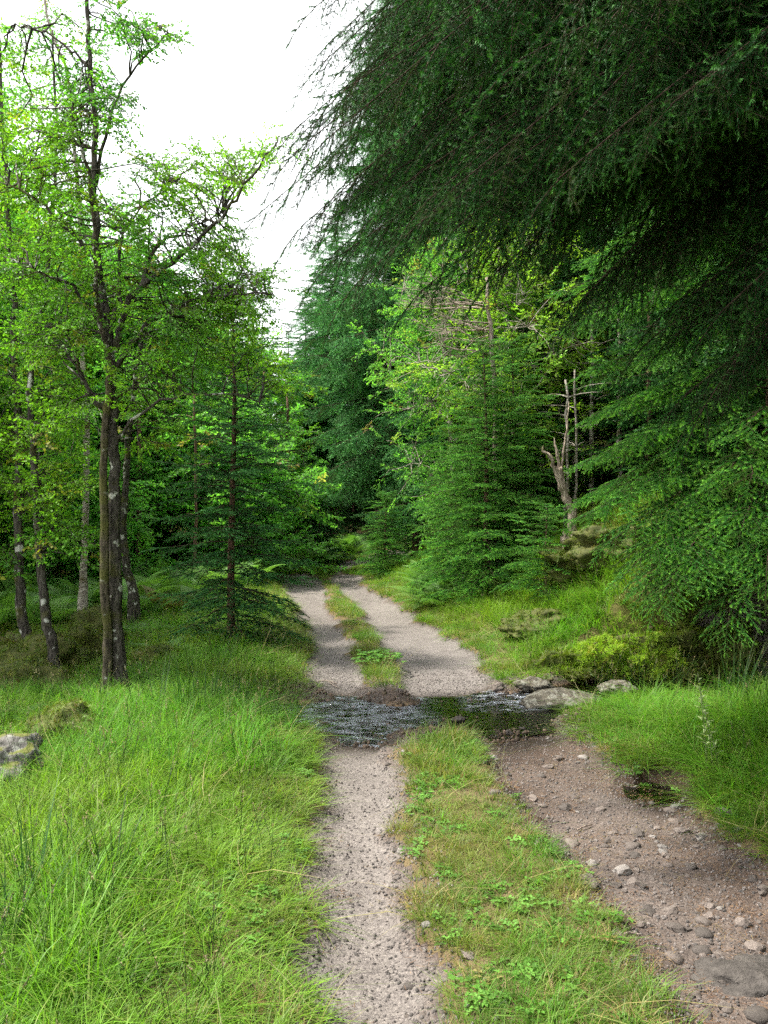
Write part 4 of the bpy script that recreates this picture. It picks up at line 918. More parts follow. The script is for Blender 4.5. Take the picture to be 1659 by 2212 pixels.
ORD = ['foremost', 'second from the front', 'third from the front', 'fourth from the front', 'fifth from the front', 'sixth from the front', 'seventh from the front', 'eighth from the front', 'ninth from the front', 'hindmost', 'very last']
def relabel(group, kind, bins):
    rows = {}
    for o in C.objects:
        if o.get('group') == group and o.get('category') and o.location.y > 0.8:
            x = (o.location.x / o.location.y * FPX + 384) * 2.16; k = next(i for i, (xm, ph) in enumerate(bins) if x < xm); rows.setdefault(k, []).append(o)
    for k, v in rows.items():
        v.sort(key=lambda o: o.location.y)
        for i, o in enumerate(v): o['label'] = '%s %s, %s' % (kind, bins[k][1], ORD[i]) if len(v) > 1 else '%s %s' % (kind, bins[k][1])
relabel('birches in the woodland left of the track', 'leafy birch', [(-500, 'well off the left edge'), (-50, 'just off the left edge'), (120, 'behind the curved trunks'), (240, 'seen left of the alder trunks'), (330, 'directly behind the alder trunks'), (430, 'right of the alder trunks'), (530, 'behind the slender young spruce stem'), (9999, 'beside the far bend under the sky gap')])
relabel('spruces of the dark wood behind the bend', 'dark spruce', [(200, 'deep in the wood behind the curved trunks'), (420, 'deep in the wood behind the alder'), (560, 'deep behind the slender young spruce'), (660, 'left of the far bend'), (760, 'straight beyond the far bend'), (900, 'behind the towering spruce'), (9999, 'right of the towering spruce, up the bank')])
relabel('spruces massed on the right bank', 'tall dark spruce', [(1000, 'behind the dense spruce at the bend'), (1120, 'behind the lime-green birch'), (1250, 'behind the broken snag'), (1400, 'right of the snag in the deep shade'), (1560, 'behind the boughs of the bank spruce'), (1760, 'at the right edge behind the overhanging boughs'), (2100, 'just beyond the right edge'), (99999, 'far out beyond the right edge')])
relabel('bare trunks in the shade of the right bank', 'thin straight trunk', [(1160, 'left of the snag, leaf-hung'), (1200, 'left of the snag behind its forked limb'), (1232, 'pale, rising right behind the snag'), (1262, 'pale, just clear of the snag on its right'), (1290, 'closest brown-white one on the right of the snag'), (1320, 'second on the right of the snag'), (1370, 'third on the right of the snag'), (1420, 'fourth on the right of the snag'), (9999, 'furthest right of the snag, almost hidden by boughs')])
relabel('bare trunks in the shaded wood left of the track', 'thin bare trunk', [(330, 'close behind the alder'), (400, 'between the alder and the young spruce, nearer the alder'), (440, 'between the alder and the young spruce, in the middle'), (480, 'between the alder and the young spruce, close to its stem'), (590, 'right of the slender young spruce stem'), (9999, 'left of the far bend in the dark')])

for o in [o for o in C.objects if o.get('group') == 'spruces massed on the right bank' and o.location.y <= 0.8]: o['label'] = 'unseen spruce added behind the viewpoint on the right, %s' % {-2: 'nearest to the track', -5: 'second back from the viewpoint', -6: 'furthest back', 0: 'almost level with the viewpoint'}[int(o.location.y)]  # spruces out of view, added to block skylight from behind the camera
# ------------------------------------------------------------------ ferns
def frond(g, az, L, elev, r, m=0):
    s = np.linspace(0, 1, 18); o = np.array([math.cos(az), math.sin(az), 0]); sd = np.array([-math.sin(az), math.cos(az), 0])
    x = L * (math.cos(elev) * s + 0.25 * s ** 2); z = L * (math.sin(elev) * s - 0.45 * s ** 2.2)
    P = o[None] * x[:, None] + np.array([0, 0, 1.0])[None] * z[:, None]
    g.tube(P, np.linspace(.004, .001, 18), 3, 0.2, m, cap=False)
    for k in range(3, 18):
        w = L * 0.34 * math.sin(PI * min(1, (s[k] - 0.1) * 0.62 + 0.30)) * (1.12 - s[k]); t = P[k] - P[k - 1]; t /= np.linalg.norm(t); up = np.cross(t, sd) * -1
        for q in (-1, 1):
            d = sd * q * 0.9 + t * 0.42 + np.array([0, 0, -0.18]); d /= np.linalg.norm(d); n = 5; wd = L * 0.034
            for j in range(n):       # toothed pinna: a row of leaflets each side of its midrib
                b = P[k] + d * w * j / n; e = P[k] + d * w * (j + 1.05) / n; ww = wd * (1 - 0.72 * j / n)
                g.add([b, b + t * ww + d * w * .07, e, b - t * ww + d * w * .07], [[0, 1, 2], [0, 2, 3]], 0.2 + 0.6 * j / n * s[k], m)
def fern_geo(seed, n, L, elev=0.9):
    r = R(seed); g = Geo()
    for k in range(n): frond(g, k * 6.283 / n + r.rand() * .7, L * (0.7 + .45 * r.rand()), elev * (0.75 + .4 * r.rand()), r)
    return g
BRK = [fern_geo(200 + k, 4, 0.85, 1.1) for k in range(3)]
FRN = [fern_geo(210 + k, 7, 0.55, 0.75) for k in range(2)]
def bracken(name, spots, seed, hs=(0.8, 1.2)):
    rg = R(seed); P = []
    for x0, x1, y0, y1, n in spots:
        for k in range(n):
            x = x0 + (x1 - x0) * rg.rand(); y = y0 + (y1 - y0) * rg.rand(); P.append((x, y, gz(x, y) - .02))
    P = np.array(P); n = len(P)
    E = np.stack([rg.randn(n) * .15, rg.randn(n) * .15, rg.rand(n) * 6.28], 1)
    return scatter(name, BRK, P, E, hs[0] + (hs[1] - hs[0]) * rg.rand(n), [M_FERN], seed=seed)
tag(bracken('bracken', [(-6.5, -2.6, 13.0, 19.5, 150), (-8.5, -4.6, 11.0, 14, 50), (-3.6, -2.5, 19, 24, 45), (-2.5, -1.7, 23.0, 26, 24)], 301), 'swath of pale green bracken under the trees left of the track', 'bracken')
tag(bracken('bracken', [(0.55, 1.15, 13.6, 16.6, 34), (1.2, 2.4, 17, 20, 16), (-0.1, 0.4, 21, 23.5, 8)], 302, (0.6, 0.95)), 'sunlit bracken at the foot of the young spruces on the right', 'bracken')
tag(bracken('bracken', [(-2.2, -0.9, 29, 33, 40), (-1.2, 0.2, 34, 38, 34), (0.9, 2.0, 29, 32, 12)], 303, (0.9, 1.3)), 'bright patch of bracken seen beyond the bend', 'bracken')
fp = None
for x, y, s, lab in [(-2.95, 8.6, .8, 'small fern beside the mossy boulders left of the alder'), (-3.35, 8.0, .75, 'flat fern in front of the leaning birch'), (-2.9, 6.9, .6, 'low fern in the grass in front of the alder trunks'),
                     (-2.35, 9.7, .85, 'fern between the alder and the slender young spruce'), (-4.3, 10.4, 1.0, 'tall fern behind the mossy boulders at the left edge'), (-3.1, 11.5, 1.0, 'pale fern behind the alder in the hollow'), (1.35, 14.6, .8, 'fern under the left young spruce of the clump')]:
    me = geo_obj('fern', FRN[int(x * 10) % 2], [M_FERN], None, True, P3(x, y)); me.scale = (s, s, s); me.rotation_euler = (0, 0, x * 5); tag(me, lab, 'fern', None)

# ------------------------------------------------------------------ rocks, boulders, mossy mounds
import bmesh
def rock_mesh(name, seed, size, sub=3, amp=0.25, mat=None, smooth=True, fr=1.6):
    bm = bmesh.new(); bmesh.ops.create_icosphere(bm, subdivisions=sub, radius=1.0)
    me = bpy.data.meshes.new(name)
    from mathutils import noise as mn
    for v in bm.verts:
        p = v.co.copy(); n = mn.noise(p * fr + Vector((seed * 3.1, seed, 0))) + 0.45 * mn.noise(p * fr * 2.6 + Vector((0, seed * 2.3, 5))) + 0.22 * abs(mn.noise(p * fr * 6.5 + Vector((seed, 0, 9))))
        v.co = Vector([p[i] * size[i] for i in range(3)]) * (1 + amp * n)
    bm.to_mesh(me); bm.free(); me.materials.append(mat)
    me.polygons.foreach_set('use_smooth', np.full(len(me.polygons), smooth)); return me
def boulder(name, x, y, size, seed, mat, label, cat, sink=0.3, rot=0.0, amp=0.25, group=None):
    o = link(name, rock_mesh(name, seed, size, 5 if name != 'mossy_boulder' else 4, amp * 1.35, mat)); o.location = (x, y, gz(x, y) + size[2] * (1 - 2 * sink)); o.rotation_euler = (0, 0, rot)
    return tag(o, label, cat, group)
mtuft = [tuft(220 + k, 16, 0.018, 0.045, 0.006, 0.025, 0.7, 0.7, 2) for k in range(3)]
def mossy(x, y, size, seed, label, mat, n=900, sink=0.3, name='mossy_boulder', cat='mossy boulder', sc=0.65, zoff=0.0):
    o = boulder(name, x, y, size, seed, M_MOSSR, label, cat, sink, 0.0, 0.32 if name == 'mossy_boulder' else 0.6)
    if zoff: o.location.z = zoff
    rg = R(seed); me = o.data; nv = len(me.vertices); co = np.zeros(nv * 3); me.vertices.foreach_get('co', co); co = co.reshape(-1, 3); no = np.zeros(nv * 3); me.vertices.foreach_get('normal', no); no = no.reshape(-1, 3)
    ok = np.where(no[:, 2] > -0.45)[0]; i = ok[rg.randint(0, len(ok), n)]
    P = co[i] + rg.randn(n, 3) * 0.012; Z = no[i] + rg.randn(n, 3) * .25; Z /= np.linalg.norm(Z, axis=1)[:, None]
    X = np.cross(Z, rg.randn(n, 3)); X /= np.linalg.norm(X, axis=1)[:, None]; M = np.stack([X, np.cross(Z, X), Z], 2)
    scatter('moss', mtuft, P - Z * .005, euler_from(M), sc * (0.7 + .7 * rg.rand(n)), [mat], parent=o, seed=seed)
    return o
mossy(bx(95, 9.1), 9.1, (.42, .35, .26), 1, 'brown-green mossy boulder under the curved birch at the left edge', M_MOSS, 1500)
mossy(bx(172, 9.6), 9.6, (.30, .28, .30), 2, 'rounded mossy boulder between the leaning birch and the alder', M_MOSS, 1100)
mossy(bx(50, 8.4), 8.4, (.40, .30, .20), 3, 'low mossy boulder at the foot of the leaning birch', M_MOSS, 1200)
mossy(bx(200, 10.6), 10.6, (.34, .30, .30), 4, 'mossy hump with a stub behind the alder', M_MOSS, 900)
mossy(bx(135, 6.3), 6.3, (.24, .34, .16), 5, 'golden mossy hummock in the grass near the grey rock', M_MOSS, 1100, 0.25)
mossy(bx(330, 9.3), 9.3, (.20, .45, .10), 8, 'low orange-brown mossy ridge behind the alder', M_MOSS, 700, 0.2)
boulder('grey_rock', bx(14, 5.45), 5.45, (.24, .22, .19), 9, M_ROCK, 'grey lichen-blotched rock in the grass at the left edge', 'rock', 0.3)
# stream rocks
boulder('flat_rock', bx(1212, 7.62), 7.66, (.34, .22, .10), 11, M_ROCKL, 'broad flat rock with pale lichen top in the stream', 'rock', 0.30, 0.1, 0.16).location.z = -0.02
boulder('pale_rock', bx(1333, 7.98), 7.98, (.17, .12, .07), 12, M_ROCKL, 'small pale-topped rock at the stream edge by the long grass', 'rock', 0.3, 0.3, 0.2).location.z = 0.03
boulder('stream_rock', bx(1152, 8.25), 8.25, (.18, .12, .08), 13, M_ROCKL, 'dark rock behind the broad flat rock at the head of the ford', 'rock', 0.3, -0.2, 0.2).location.z = 0.0
boulder('stream_stone', bx(1078, 8.2), 8.2, (.065, .055, .05), 14, M_STONE, 'brown stone standing at the upstream edge of the ford', 'stone', 0.3, 0.4, 0.2).location.z = 0.0
boulder('stream_pebble', bx(990, 7.1), 7.1, (.06, .035, .025), 15, M_STONE, 'dark little stone breaking the calm water of the ford', 'stone', 0.3, 0.4, 0.2).location.z = -0.03
# mossy bank above the pool
mossy(bx(1205, 8.95), 8.85, (.34, .22, .13), 21, 'mossy overhang at the near end of the bank, above the stream', M_MOSS, 1500, 0.25, 'moss_mound', 'moss mound', 1.0, .02)
mossy(bx(1290, 9.05), 8.8, (.22, .17, .19), 22, 'bright yellow-green moss cushion hanging over the stream pool', M_MOSSB, 2200, 0.25, 'moss_mound', 'moss mound', .85, .13)
mossy(bx(1412, 9.0), 8.8, (.27, .18, .19), 23, 'glowing moss cushion right of the pool, under the spruce boughs', M_MOSSB, 2200, 0.2, 'moss_mound', 'moss mound', .85, .13)
mossy(bx(1478, 9.15), 8.9, (.46, .26, .30), 24, 'brown dried moss mound under the low spruce boughs', M_MOSS, 2000, 0.15, 'moss_mound', 'moss mound', 1.1, .20)
mossy(bx(1150, 10.2), 10.2, (.30, .4, .14), 25, 'low mossy swelling in the bright grass of the right bank', M_MOSS, 900, 0.3, 'moss_mound', 'moss mound')
mossy(bx(1250, 11.2), 11.2, (.36, .34, .20), 26, 'mossy root mound under the old stump', M_MOSS, 2500, 0.1, 'moss_mound', 'moss mound')
mossy(bx(1330, 10.6), 10.6, (.40, .34, .22), 27, 'dark mossy mound right of the old stump', M_MOSS, 1000, 0.2, 'moss_mound', 'moss mound')
rg = R(31); xs, ys = bx(1235, 11.3), 11.3; g = Geo(); zz = gz(xs, ys)
th = np.linspace(0, 2 * PI, 14)[:-1]
g.tube([[0, 0, 0], [0, 0, .3], [0.01, 0, .5]], [.20, .15, .14], 14, 0, 0, .35, rg)
geo_obj('tree_stump', g, [M_DEAD], None, False, (xs, ys, zz)); o = bpy.data.objects['tree_stump']; tag(o, 'broken brown stump sitting on its mossy root mound', 'stump')
for k in range(7):
    gg = Geo(); a = k * .9; e = np.array([.11 * math.cos(a), .11 * math.sin(a), .46]); gg.tube([e, e + np.array([.01, 0, .08 + .07 * rg.rand()])], [.03, .004], 4, 0, 0, .4, rg); geo_obj('splinter', gg, [M_DEAD], o, False)

# ------------------------------------------------------------------ stones on the track
SM = [rock_mesh('stone', 40 + k, [(1, .8, .55), (1, .7, .65), (.9, .9, .6), (1, .6, .5), (1, .85, .7)][k], 2, 0.55, M_STONE, k == 2, 1.5) for k in range(5)]
def stone(x, y, r, k, label, group=None, pale=False, sq=1.0, name='stone'):
    me = SM[k % 5]
    if pale:
        key = 'pale_stone_%d' % (k % 5); me = bpy.data.meshes.get(key)
        if me is None: me = SM[k % 5].copy(); me.name = key; me.materials[0] = M_STONEP
    o = link(name, me); o.location = (x, y, gz(x, y) + r * .02 * sq); o.scale = (r, r, r * sq); o.rotation_euler = (0.2 * math.sin(k), 0.2 * math.cos(k * 2), k * 1.7)
    return tag(o, label, 'stone', group)
def onr(xd, yd):
    Y = yd2Y(yd, -0.03); return bx(xd, Y), Y
for xd, yd, sz, k, pale, lab in [(1437, 1830, 23, 0, True, 'largest pale flat stone lying in the right wheel rut'), (1250, 1646, 8, 2, True, 'round white pebble near the stream in the right rut'),
        (1386, 2004, 19, 4, False, 'blocky stone at the inner edge of the right rut'), (1290, 1857, 20, 3, False, 'reddish flat stone in the middle of the right rut'), (1352, 1816, 11, 1, False, 'dark angular stone beside the largest pale stone'),
        (1488, 1890, 13, 4, False, 'light angular stone right of the rubble in the rut'), (1436, 1906, 14, 0, True, 'pale cracked stone below the largest pale stone'), (1538, 2032, 13, 2, False, 'rounded pinkish stone by the sunken slab'),
        (1186, 1968, 9, 2, True, 'little white stone in the grassy centre strip'), (1600, 1848, 11, 1, True, 'pale stone at the grass on the outer side of the right rut'), (1240, 2092, 9, 4, False, 'small stone on the rim of the centre strip and right rut'),
        (973, 2128, 14, 1, False, 'brown stone at the left margin of the centre strip'), (880, 2192, 15, 3, False, 'flat grey stone in the left rut near the bottom'), (640, 1832, 6, 2, True, 'white pebble on the grass edge of the left rut'),
        (1330, 1875, 11, 4, True, 'pale stone in the rubble of the right rut'), (1275, 1722, 8, 2, True, 'pale pebble below the little puddle')]:
    x, y = onr(xd, yd); stone(x, y, sz / 2.16 / FPX * y * .58, k, lab, None, pale, 0.8)
x, y = onr(1625, 2105); o = link('sunken_slab', rock_mesh('slab', 66, (.20, .15, .06), 4, .45, M_SLAB)); o.location = (x, y, gz(x, y) - .022); tag(o, 'flat dark slab sunk in the right rut at the lower right corner', 'rock slab')
rg = R(91); n = 0
while n < 290:
    y = 2.9 + 5.0 * rg.rand() ** 1.3; x = edge(2, y) - .15 + (edge(3, y) - edge(2, y) + .5) * rg.rand()
    if n % 3 == 1: y = 3.2 + 2.0 * rg.rand(); x = edge(2, y) + .1 + .75 * rg.rand()
    if n % 5 == 0: x = edge(1, y) - .12 + .25 * rg.rand()
    if n % 9 == 0: x = edge(0, y) - .1 + .2 * rg.rand()
    if stream_d(x, y) < 1.0 or rutmask(x, y) < -.12: continue
    side = 'right rut' if x > (edge(1, y) + edge(2, y)) / 2 else 'left rut'
    r_ = (.010 + .028 * rg.rand() ** 2.2) * (1.3 if side == 'right rut' else .8); k_ = rg.randint(0, 60); pl = rg.rand() < .10
    zn = 'near the bottom edge' if y < 3.6 else 'level with the slab and rubble' if y < 4.5 else 'below the little puddle' if y < 5.2 else 'between puddle and ford' if y < 6.3 else 'at the ford'
    stone(x, y, r_, k_, '%s %s stone in the %s, %s' % ('fist-sized' if r_ > .028 else 'small' if r_ > .018 else 'tiny', 'pale' if pl else 'grey-brown', side, zn), 'loose stones in the ' + side, pl, .8); n += 1
# gravel: loose chippings nobody would count
def rock_geo(seed, s):
    me = rock_mesh('chip', seed, s, 1, .35, M_STONE); V = np.array([v.co[:] for v in me.vertices]); F = np.array([p.vertices[:] for p in me.polygons]); g = Geo(); g.add(V, F); bpy.data.meshes.remove(me); return g
CH = [rock_geo(70 + k, (1, .75, .55)) for k in range(5)]
def gravel(name, n, seed, r0, r1, fn, mat, y0=2.4, y1=9.5, x0=-1.6, x1=2.8, powr=2.5):
    rg = R(seed); y = y0 + (y1 - y0) * rg.rand(n * 4) ** 1.5; x = x0 + (x1 - x0) * rg.rand(n * 4)
    keep = rg.rand(len(x)) < fn(x, y); x = x[keep][:n]; y = y[keep][:n]; k = len(x)
    r = r0 + (r1 - r0) * rg.rand(k) ** powr
    return scatter(name, CH, np.stack([x, y, hgt(x, y) + r * .1], 1), rg.rand(k, 3) * 6.28, r, [mat], seed=seed)
def fn_edge(x, y):
    rm = rutmask(x, y); right = x > (edge(1, y) + edge(2, y)) / 2
    v = np.exp(-np.abs(rm - .02) / .10) * .9 + .15 * (rm > 0) + .45 * (rm > 0) * right * fbm(x * 3, y * 3, 95)
    v = v + .8 * (rm > -0.15) * (Y_rng(y, 7.9, 9.2)) * (x < 1.4) * (x > edge(0, y))
    return np.where(rm < -.22, 0, v) * (np.abs(y - np.interp(x, STX, STY)) > .1)
def Y_rng(y, a, b): return ((y > a) & (y < b)).astype(float)
M_CHIP = stone_mat('chipping', (.11, .10, .095), (.23, .21, .20), rnd=.5); M_CHIPW = stone_mat('wet_pebble', (.07, .05, .035), (.17, .13, .10), rnd=.5)
tag(gravel('gravel', 34000, 92, .003, .0115, fn_edge, M_CHIP), 'loose grey gravel along the wheel ruts', 'gravel')
tag(gravel('bed_pebbles', 5000, 93, .006, .03, lambda x, y: (stream_d(x, y) < 1.7) * (stream_d(x, y) < 1.35 + vnoise(x * 3, y * 3, 8)), M_CHIPW, 6.0, 9.0, -1.4, 3.2, 3), 'wet brown pebbles in and beside the ford', 'pebbles')

# sticks
def stick(P, r, label):
    P = np.array(P, float); b = P[0].copy(); g = Geo(); g.tube(smooth_path(P - b, 3), r, 5, 0, 0, .3, R(3)); o = geo_obj('stick', g, [M_DEADP], None, True, b); tag(o, label, 'stick'); return o
def sp(xd, yd, dz=.012):
    x, y = onr(xd, yd); return [x, y, gz(x, y) + dz]
o = stick([sp(682, 1474), sp(705, 1475, .03), sp(728, 1477)], .007, 'forked pale stick lying on the track just past the ford')
g = Geo(); b = np.array(sp(682, 1474)); g.tube(np.array([sp(708, 1476, .03), sp(722, 1482), sp(733, 1486)]) - b, .004, 4); geo_obj('side_twig', g, [M_DEADP], o)
stick([sp(1112, 1571), sp(1128, 1566, .03), sp(1150, 1562)], .008, 'dark stick at the near edge of the ford')
stick([sp(1345, 2052), sp(1362, 2046, .02), sp(1385, 2042)], .006, 'short brown stick in the right rut')
stick([sp(1248, 1790), sp(1262, 1786, .02), sp(1280, 1780)], .005, 'little twig in the upper right rut')
stick([sp(700, 1792), sp(712, 1788, .015), sp(720, 1786)], .004, 'little twig on the left rut')

# ------------------------------------------------------------------ grass
GR_L = [tuft(230 + k, 36, .05, .24, .0042, .06, .95, .55) for k in range(7)]
GR_S = [tuft(240 + k, 26, .04, .12, .0036, .05, .8, .5, 2) for k in range(5)]
GR_W = [tuft(236 + k, 12, .05, .18, .0075, .06, .9, .6) for k in range(2)]
GR_T = [tuft(250 + k, 46, .22, .50, .0042, .06, .95, .35, 4) for k in range(4)]
def field(n_per, bands, dens, seed, hscale):
    """points over Y bands, thinned by DENS(x, y); rows of (x, y, scale)"""
    rg = R(seed); out = []
    for y0, y1, x0, x1, d in bands:
        n = int((y1 - y0) * (x1 - x0) * d * n_per); x = x0 + (x1 - x0) * rg.rand(n); y = y0 + (y1 - y0) * rg.rand(n)
        vis = np.abs(x) < 0.46 * y + 1.3
        x = x[vis]; y = y[vis]; k = rg.rand(len(x)) < dens(x, y); x = x[k]; y = y[k]
        out.append(np.stack([x, y], 1))
    Q = np.vstack(out); h = hscale(Q[:, 0], Q[:, 1]) * (.75 + .5 * rg.rand(len(Q)))
    return Q, h
def grass(name, var, Q, h, mat, label, seed, tint=None, wide=None, tilt=.12):
    rg = R(seed); n = len(Q); P = np.stack([Q[:, 0], Q[:, 1], hgt(Q[:, 0], Q[:, 1]) - .005], 1)
    E = np.stack([rg.randn(n) * tilt, rg.randn(n) * tilt, rg.rand(n) * 6.28], 1); wd = np.maximum(h, .8) if wide is None else wide
    npts[name + label[:12]] = n
    return tag(scatter(name, var, P, E, np.stack([wd * np.ones(n), wd * np.ones(n), h], 1), mat if isinstance(mat, list) else [mat], tint=tint, seed=seed), label, 'grass')
notwet = lambda x, y: (x < -0.80 + .2 * vnoise(y * 6, x * 6, 4)) | (stream_d(x, y) > 1.15) & ((hgt(x, y) > WATER_Z + .015) | (np.abs(x) > 3.5)) & (np.hypot((x - PUD[0]) / .20, (y - PUD[1]) / .27) > 1)
def isleft(x, y): return x < np.where(y < Y_END, edge(0, y) + .1, farx(y) - .3)
def isrightv(x, y): return x > np.where(y < Y_END, edge(3, y) - .1, farx(y) + .2)
def dleft(x, y): return np.where(y < Y_END, edge(0, y), farx(y) - .6) - x
BL = [(1.6, 5, -4, 0, 330), (5, 9, -6, .2, 300), (9, 14, -8.5, .2, 170), (14, 22, -11, .2, 90), (22, 34, -16, .6, 40), (34, 60, -28, 2, 9)]
def dn_left(x, y):
    d = dleft(x, y); shade = sst(2.0, 3.2, d) * sst(8.0, 10, y)
    v = sst(-.05, .10, -rutmask(x, y)) * (1 - .55 * shade)
    return v * isleft(x, y) * notwet(x, y)
def hs_left(x, y):
    d = dleft(x, y)
    return (0.30 + .75 * sst(.05, .9, d) + .10 * sst(9, 14, y)) * (0.75 + .55 * fbm(x * 1.6, y * 1.6, 97)) * (1 - .35 * sst(2.2, 3.6, d) * sst(7, 9, y))
tint_l = lambda Q: np.clip(fbm(Q[:, 0] * 1.2, Q[:, 1] * 1.2, 98) * 1.8 - .35 + .5 * np.exp(-np.maximum(0, dleft(Q[:, 0], Q[:, 1])) / .25), 0, 1)
Q, h = field(1.0, BL, dn_left, 401, hs_left)
grass('meadow_grass', GR_L + GR_S[:4] + GR_W, Q, h * .9, M_GRASS, 'lush green grass of the left verge and hollow', 402, tint_l(Q))
BR = [(1.6, 5, 0.8, 4.0, 300), (5, 9, .9, 5.5, 300), (9, 14, .3, 6, 170), (14, 22, -.8, 6, 90), (22, 34, -1, 4, 45)]
def dright(x, y): return x - np.where(y < Y_END, edge(3, y), farx(y) + .6)
def dn_right(x, y):
    d = dright(x, y); under = sst(1.5, 2.4, d) * sst(8.6, 9.4, y)
    return sst(-.05, .12, -rutmask(x, y)) * isrightv(x, y) * notwet(x, y) * (1 - .85 * under)
def hs_right(x, y):
    d = dright(x, y); return (.32 + .85 * sst(.1, .9, d)) * (.8 + .5 * fbm(x * 2, y * 2, 99)) * (1 - .45 * sst(5.8, 6.6, y) * sst(9, 8.6, y) * sst(3.2, 1.4, d))
Q, h = field(1.0, BR, dn_right, 403, hs_right)
tr_ = np.clip(fbm(Q[:, 0] * 1.5, Q[:, 1] * 1.5, 100) * 1.6 - .2 + .6 * sst(5.2, 3.5, Q[:, 1]) * sst(1.0, .2, dright(Q[:, 0], Q[:, 1])), 0, 1)
grass('verge_grass', GR_L + GR_S[:2] + GR_W, Q, h, M_GRASS, 'bright grass of the right verge and bank', 404, tr_)
# long arching tussocks by the stream on the right, and on the left bank of the ford
rg = R(405)
n = 520; x = 1.15 + 2.9 * rg.rand(n); y = 4.7 + 2.6 * rg.rand(n); k = (dright(x, y) > .12) & ((y < 6.3) | (rg.rand(n) < .35)) & (stream_d(x, y) > 1.35) & (np.hypot((x - PUD[0]) / .26, (y - PUD[1]) / .33) > 1); Q = np.stack([x[k], y[k]], 1)
grass('tussock_grass', GR_T, Q, ((.55 + .45 * rg.rand(len(Q))) * sst(.0, .7, dright(Q[:, 0], Q[:, 1])) * .6 + .35) * (1 - .42 * sst(5.7, 6.6, Q[:, 1]) * sst(3.2, 2.2, Q[:, 0])), M_GRASS, 'long arching grass tussocks crowding the stream on the right', 406, tint=rg.rand(len(Q)) * .6, wide=.95)
n = 260; x = -2.4 + 1.75 * rg.rand(n); y = 5.2 + 2.6 * rg.rand(n); k = (dleft(x, y) > .22) & ((stream_d(x, y) > .9) | (x < -1.0)); Q = np.stack([x[k], y[k]], 1)
grass('tussock_grass', GR_T, Q, .45 + .3 * rg.rand(len(Q)), M_GRASS, 'longer fine grass on the left bank of the ford', 407, tint=rg.rand(len(Q)) * .5, wide=.9)
# straw and bent dry blades through the sward
TH = [tuft(255 + k, 7, .10, .26, .0026, .10, 1.3, 1.1, 3) for k in range(3)]
M_STRAW = leaf_mat('straw', (.30, .25, .11), (.20, .22, .06), (.36, .30, .15), transl=.25)
Q, h = field(1.0, [(1.8, 5, -3.6, 3.4, 26), (5, 9, -5, 4.5, 18), (9, 16, -5, 4, 8)], lambda x, y: (rutmask(x, y) < -.05) * notwet(x, y) * (.35 + .9 * (fbm(x * 1.4, y * 1.4, 107) > .5)), 423, lambda x, y: .7 + .4 * vnoise(x * 2, y * 2, 5))
grass('dry_grass', TH, Q, h, M_STRAW, 'straw-coloured bent blades through the verges and strip', 424, wide=1.0, tilt=.4)
# rushes
RU = [tuft(260 + k, 20, .45, .85, .0052, .05, .12, .22, 4) for k in range(3)]
Q = np.array([(bx(400, 6.6), 6.6), (bx(430, 6.4), 6.4), (bx(455, 6.8), 6.8), (bx(340, 6.9), 6.9), (bx(500, 7.1), 7.1), (bx(60, 3.6), 3.6), (bx(20, 3.2), 3.2), (bx(130, 3.9), 3.9), (bx(240, 3.7), 3.7)])
grass('rushes', RU, Q, np.array([1, .9, .8, .7, .7, .75, .7, .5, .5]) * 1.0, M_RUSH, 'dark thin rushes standing in the left grass', 408, wide=1.0, tilt=.06)
rg = R(409); Q = np.stack([2.45 + 1.3 * rg.rand(46), 4.8 + 1.9 * rg.rand(46)], 1)
grass('rushes', RU, Q, .6 + .4 * rg.rand(46), M_RUSH, 'dark rushes at the right edge beside the stream', 410, wide=1.0, tilt=.1)
# seed heads
SD = [seed_stem(270 + k) for k in range(5)]
def dn_seed(x, y): return (dleft(x, y) > .15) * isleft(x, y) * .8 + (dright(x, y) > .3) * isrightv(x, y) * .5
Q, h = field(1.0, [(2.0, 5, -3.5, 3.2, 22), (5, 9, -5, 4, 15), (9, 15, -6, 4, 6)], dn_seed, 411, lambda x, y: .55 + .35 * vnoise(x, y, 2))
grass('seed_heads', SD, Q, h, [M_RUSH, M_SEED], 'tan seeding stems scattered through the verges', 412, wide=.9)
# short turf of the centre strip and the rut margins
def dn_strip(x, y):
    rm = rutmask(x, y); ins = (x > edge(0, y) - .35) & (x < edge(3, y) + .45)
    v = sst(-.02, .10, -rm) * ins
    return v * notwet(x, y) * (.35 + .65 * np.maximum(sst(.35, .55, fbm(x * 2.2, y * 2.2, 101)), sst(8, 10, y))) * (stream_d(x, y) > 1.5 + .5 * vnoise(x * 5, y * 5, 3))
def hs_strip(x, y): return (.32 + .75 * fbm(x * 2.6, y * 2.6, 102)) * (1 + .5 * sst(5.2, 6.2, y))
BC = [(1.8, 5, -1.2, 3.0, 520), (5, 9, -1.2, 2.2, 420), (9, 14, -1.8, 1.2, 260), (14, 23, -2.8, .6, 160)]
Q, h = field(1.0, BC, dn_strip, 413, hs_strip)
ts = np.clip(fbm(Q[:, 0] * 2.4, Q[:, 1] * 2.4, 103) * 2.0 - .45, 0, 1)
grass('strip_turf', GR_S, Q, h, M_TURF, 'short patchy yellow-green turf between and beside the ruts', 414, ts)
def dn_str2(x, y):
    mid = (edge(1, y) + edge(2, y)) / 2; hw = (edge(2, y) - edge(1, y)) / 2
    return (np.abs(x - mid) < hw * .8) * np.where(y > 8, .55 * (np.abs(x - mid) < hw * .7), (fbm(x * 3.1, y * 3.1, 104) > .5) * .55) * notwet(x, y) * (stream_d(x, y) > 1.9)
Q, h = field(1.0, [(1.8, 6.5, 0, 2.0, 110), (6.5, 22, -2, 1.2, 80)], dn_str2, 415, lambda x, y: (.38 + .22 * vnoise(x * 2, y * 2, 5)) * np.where(y > 8, .62, 1))
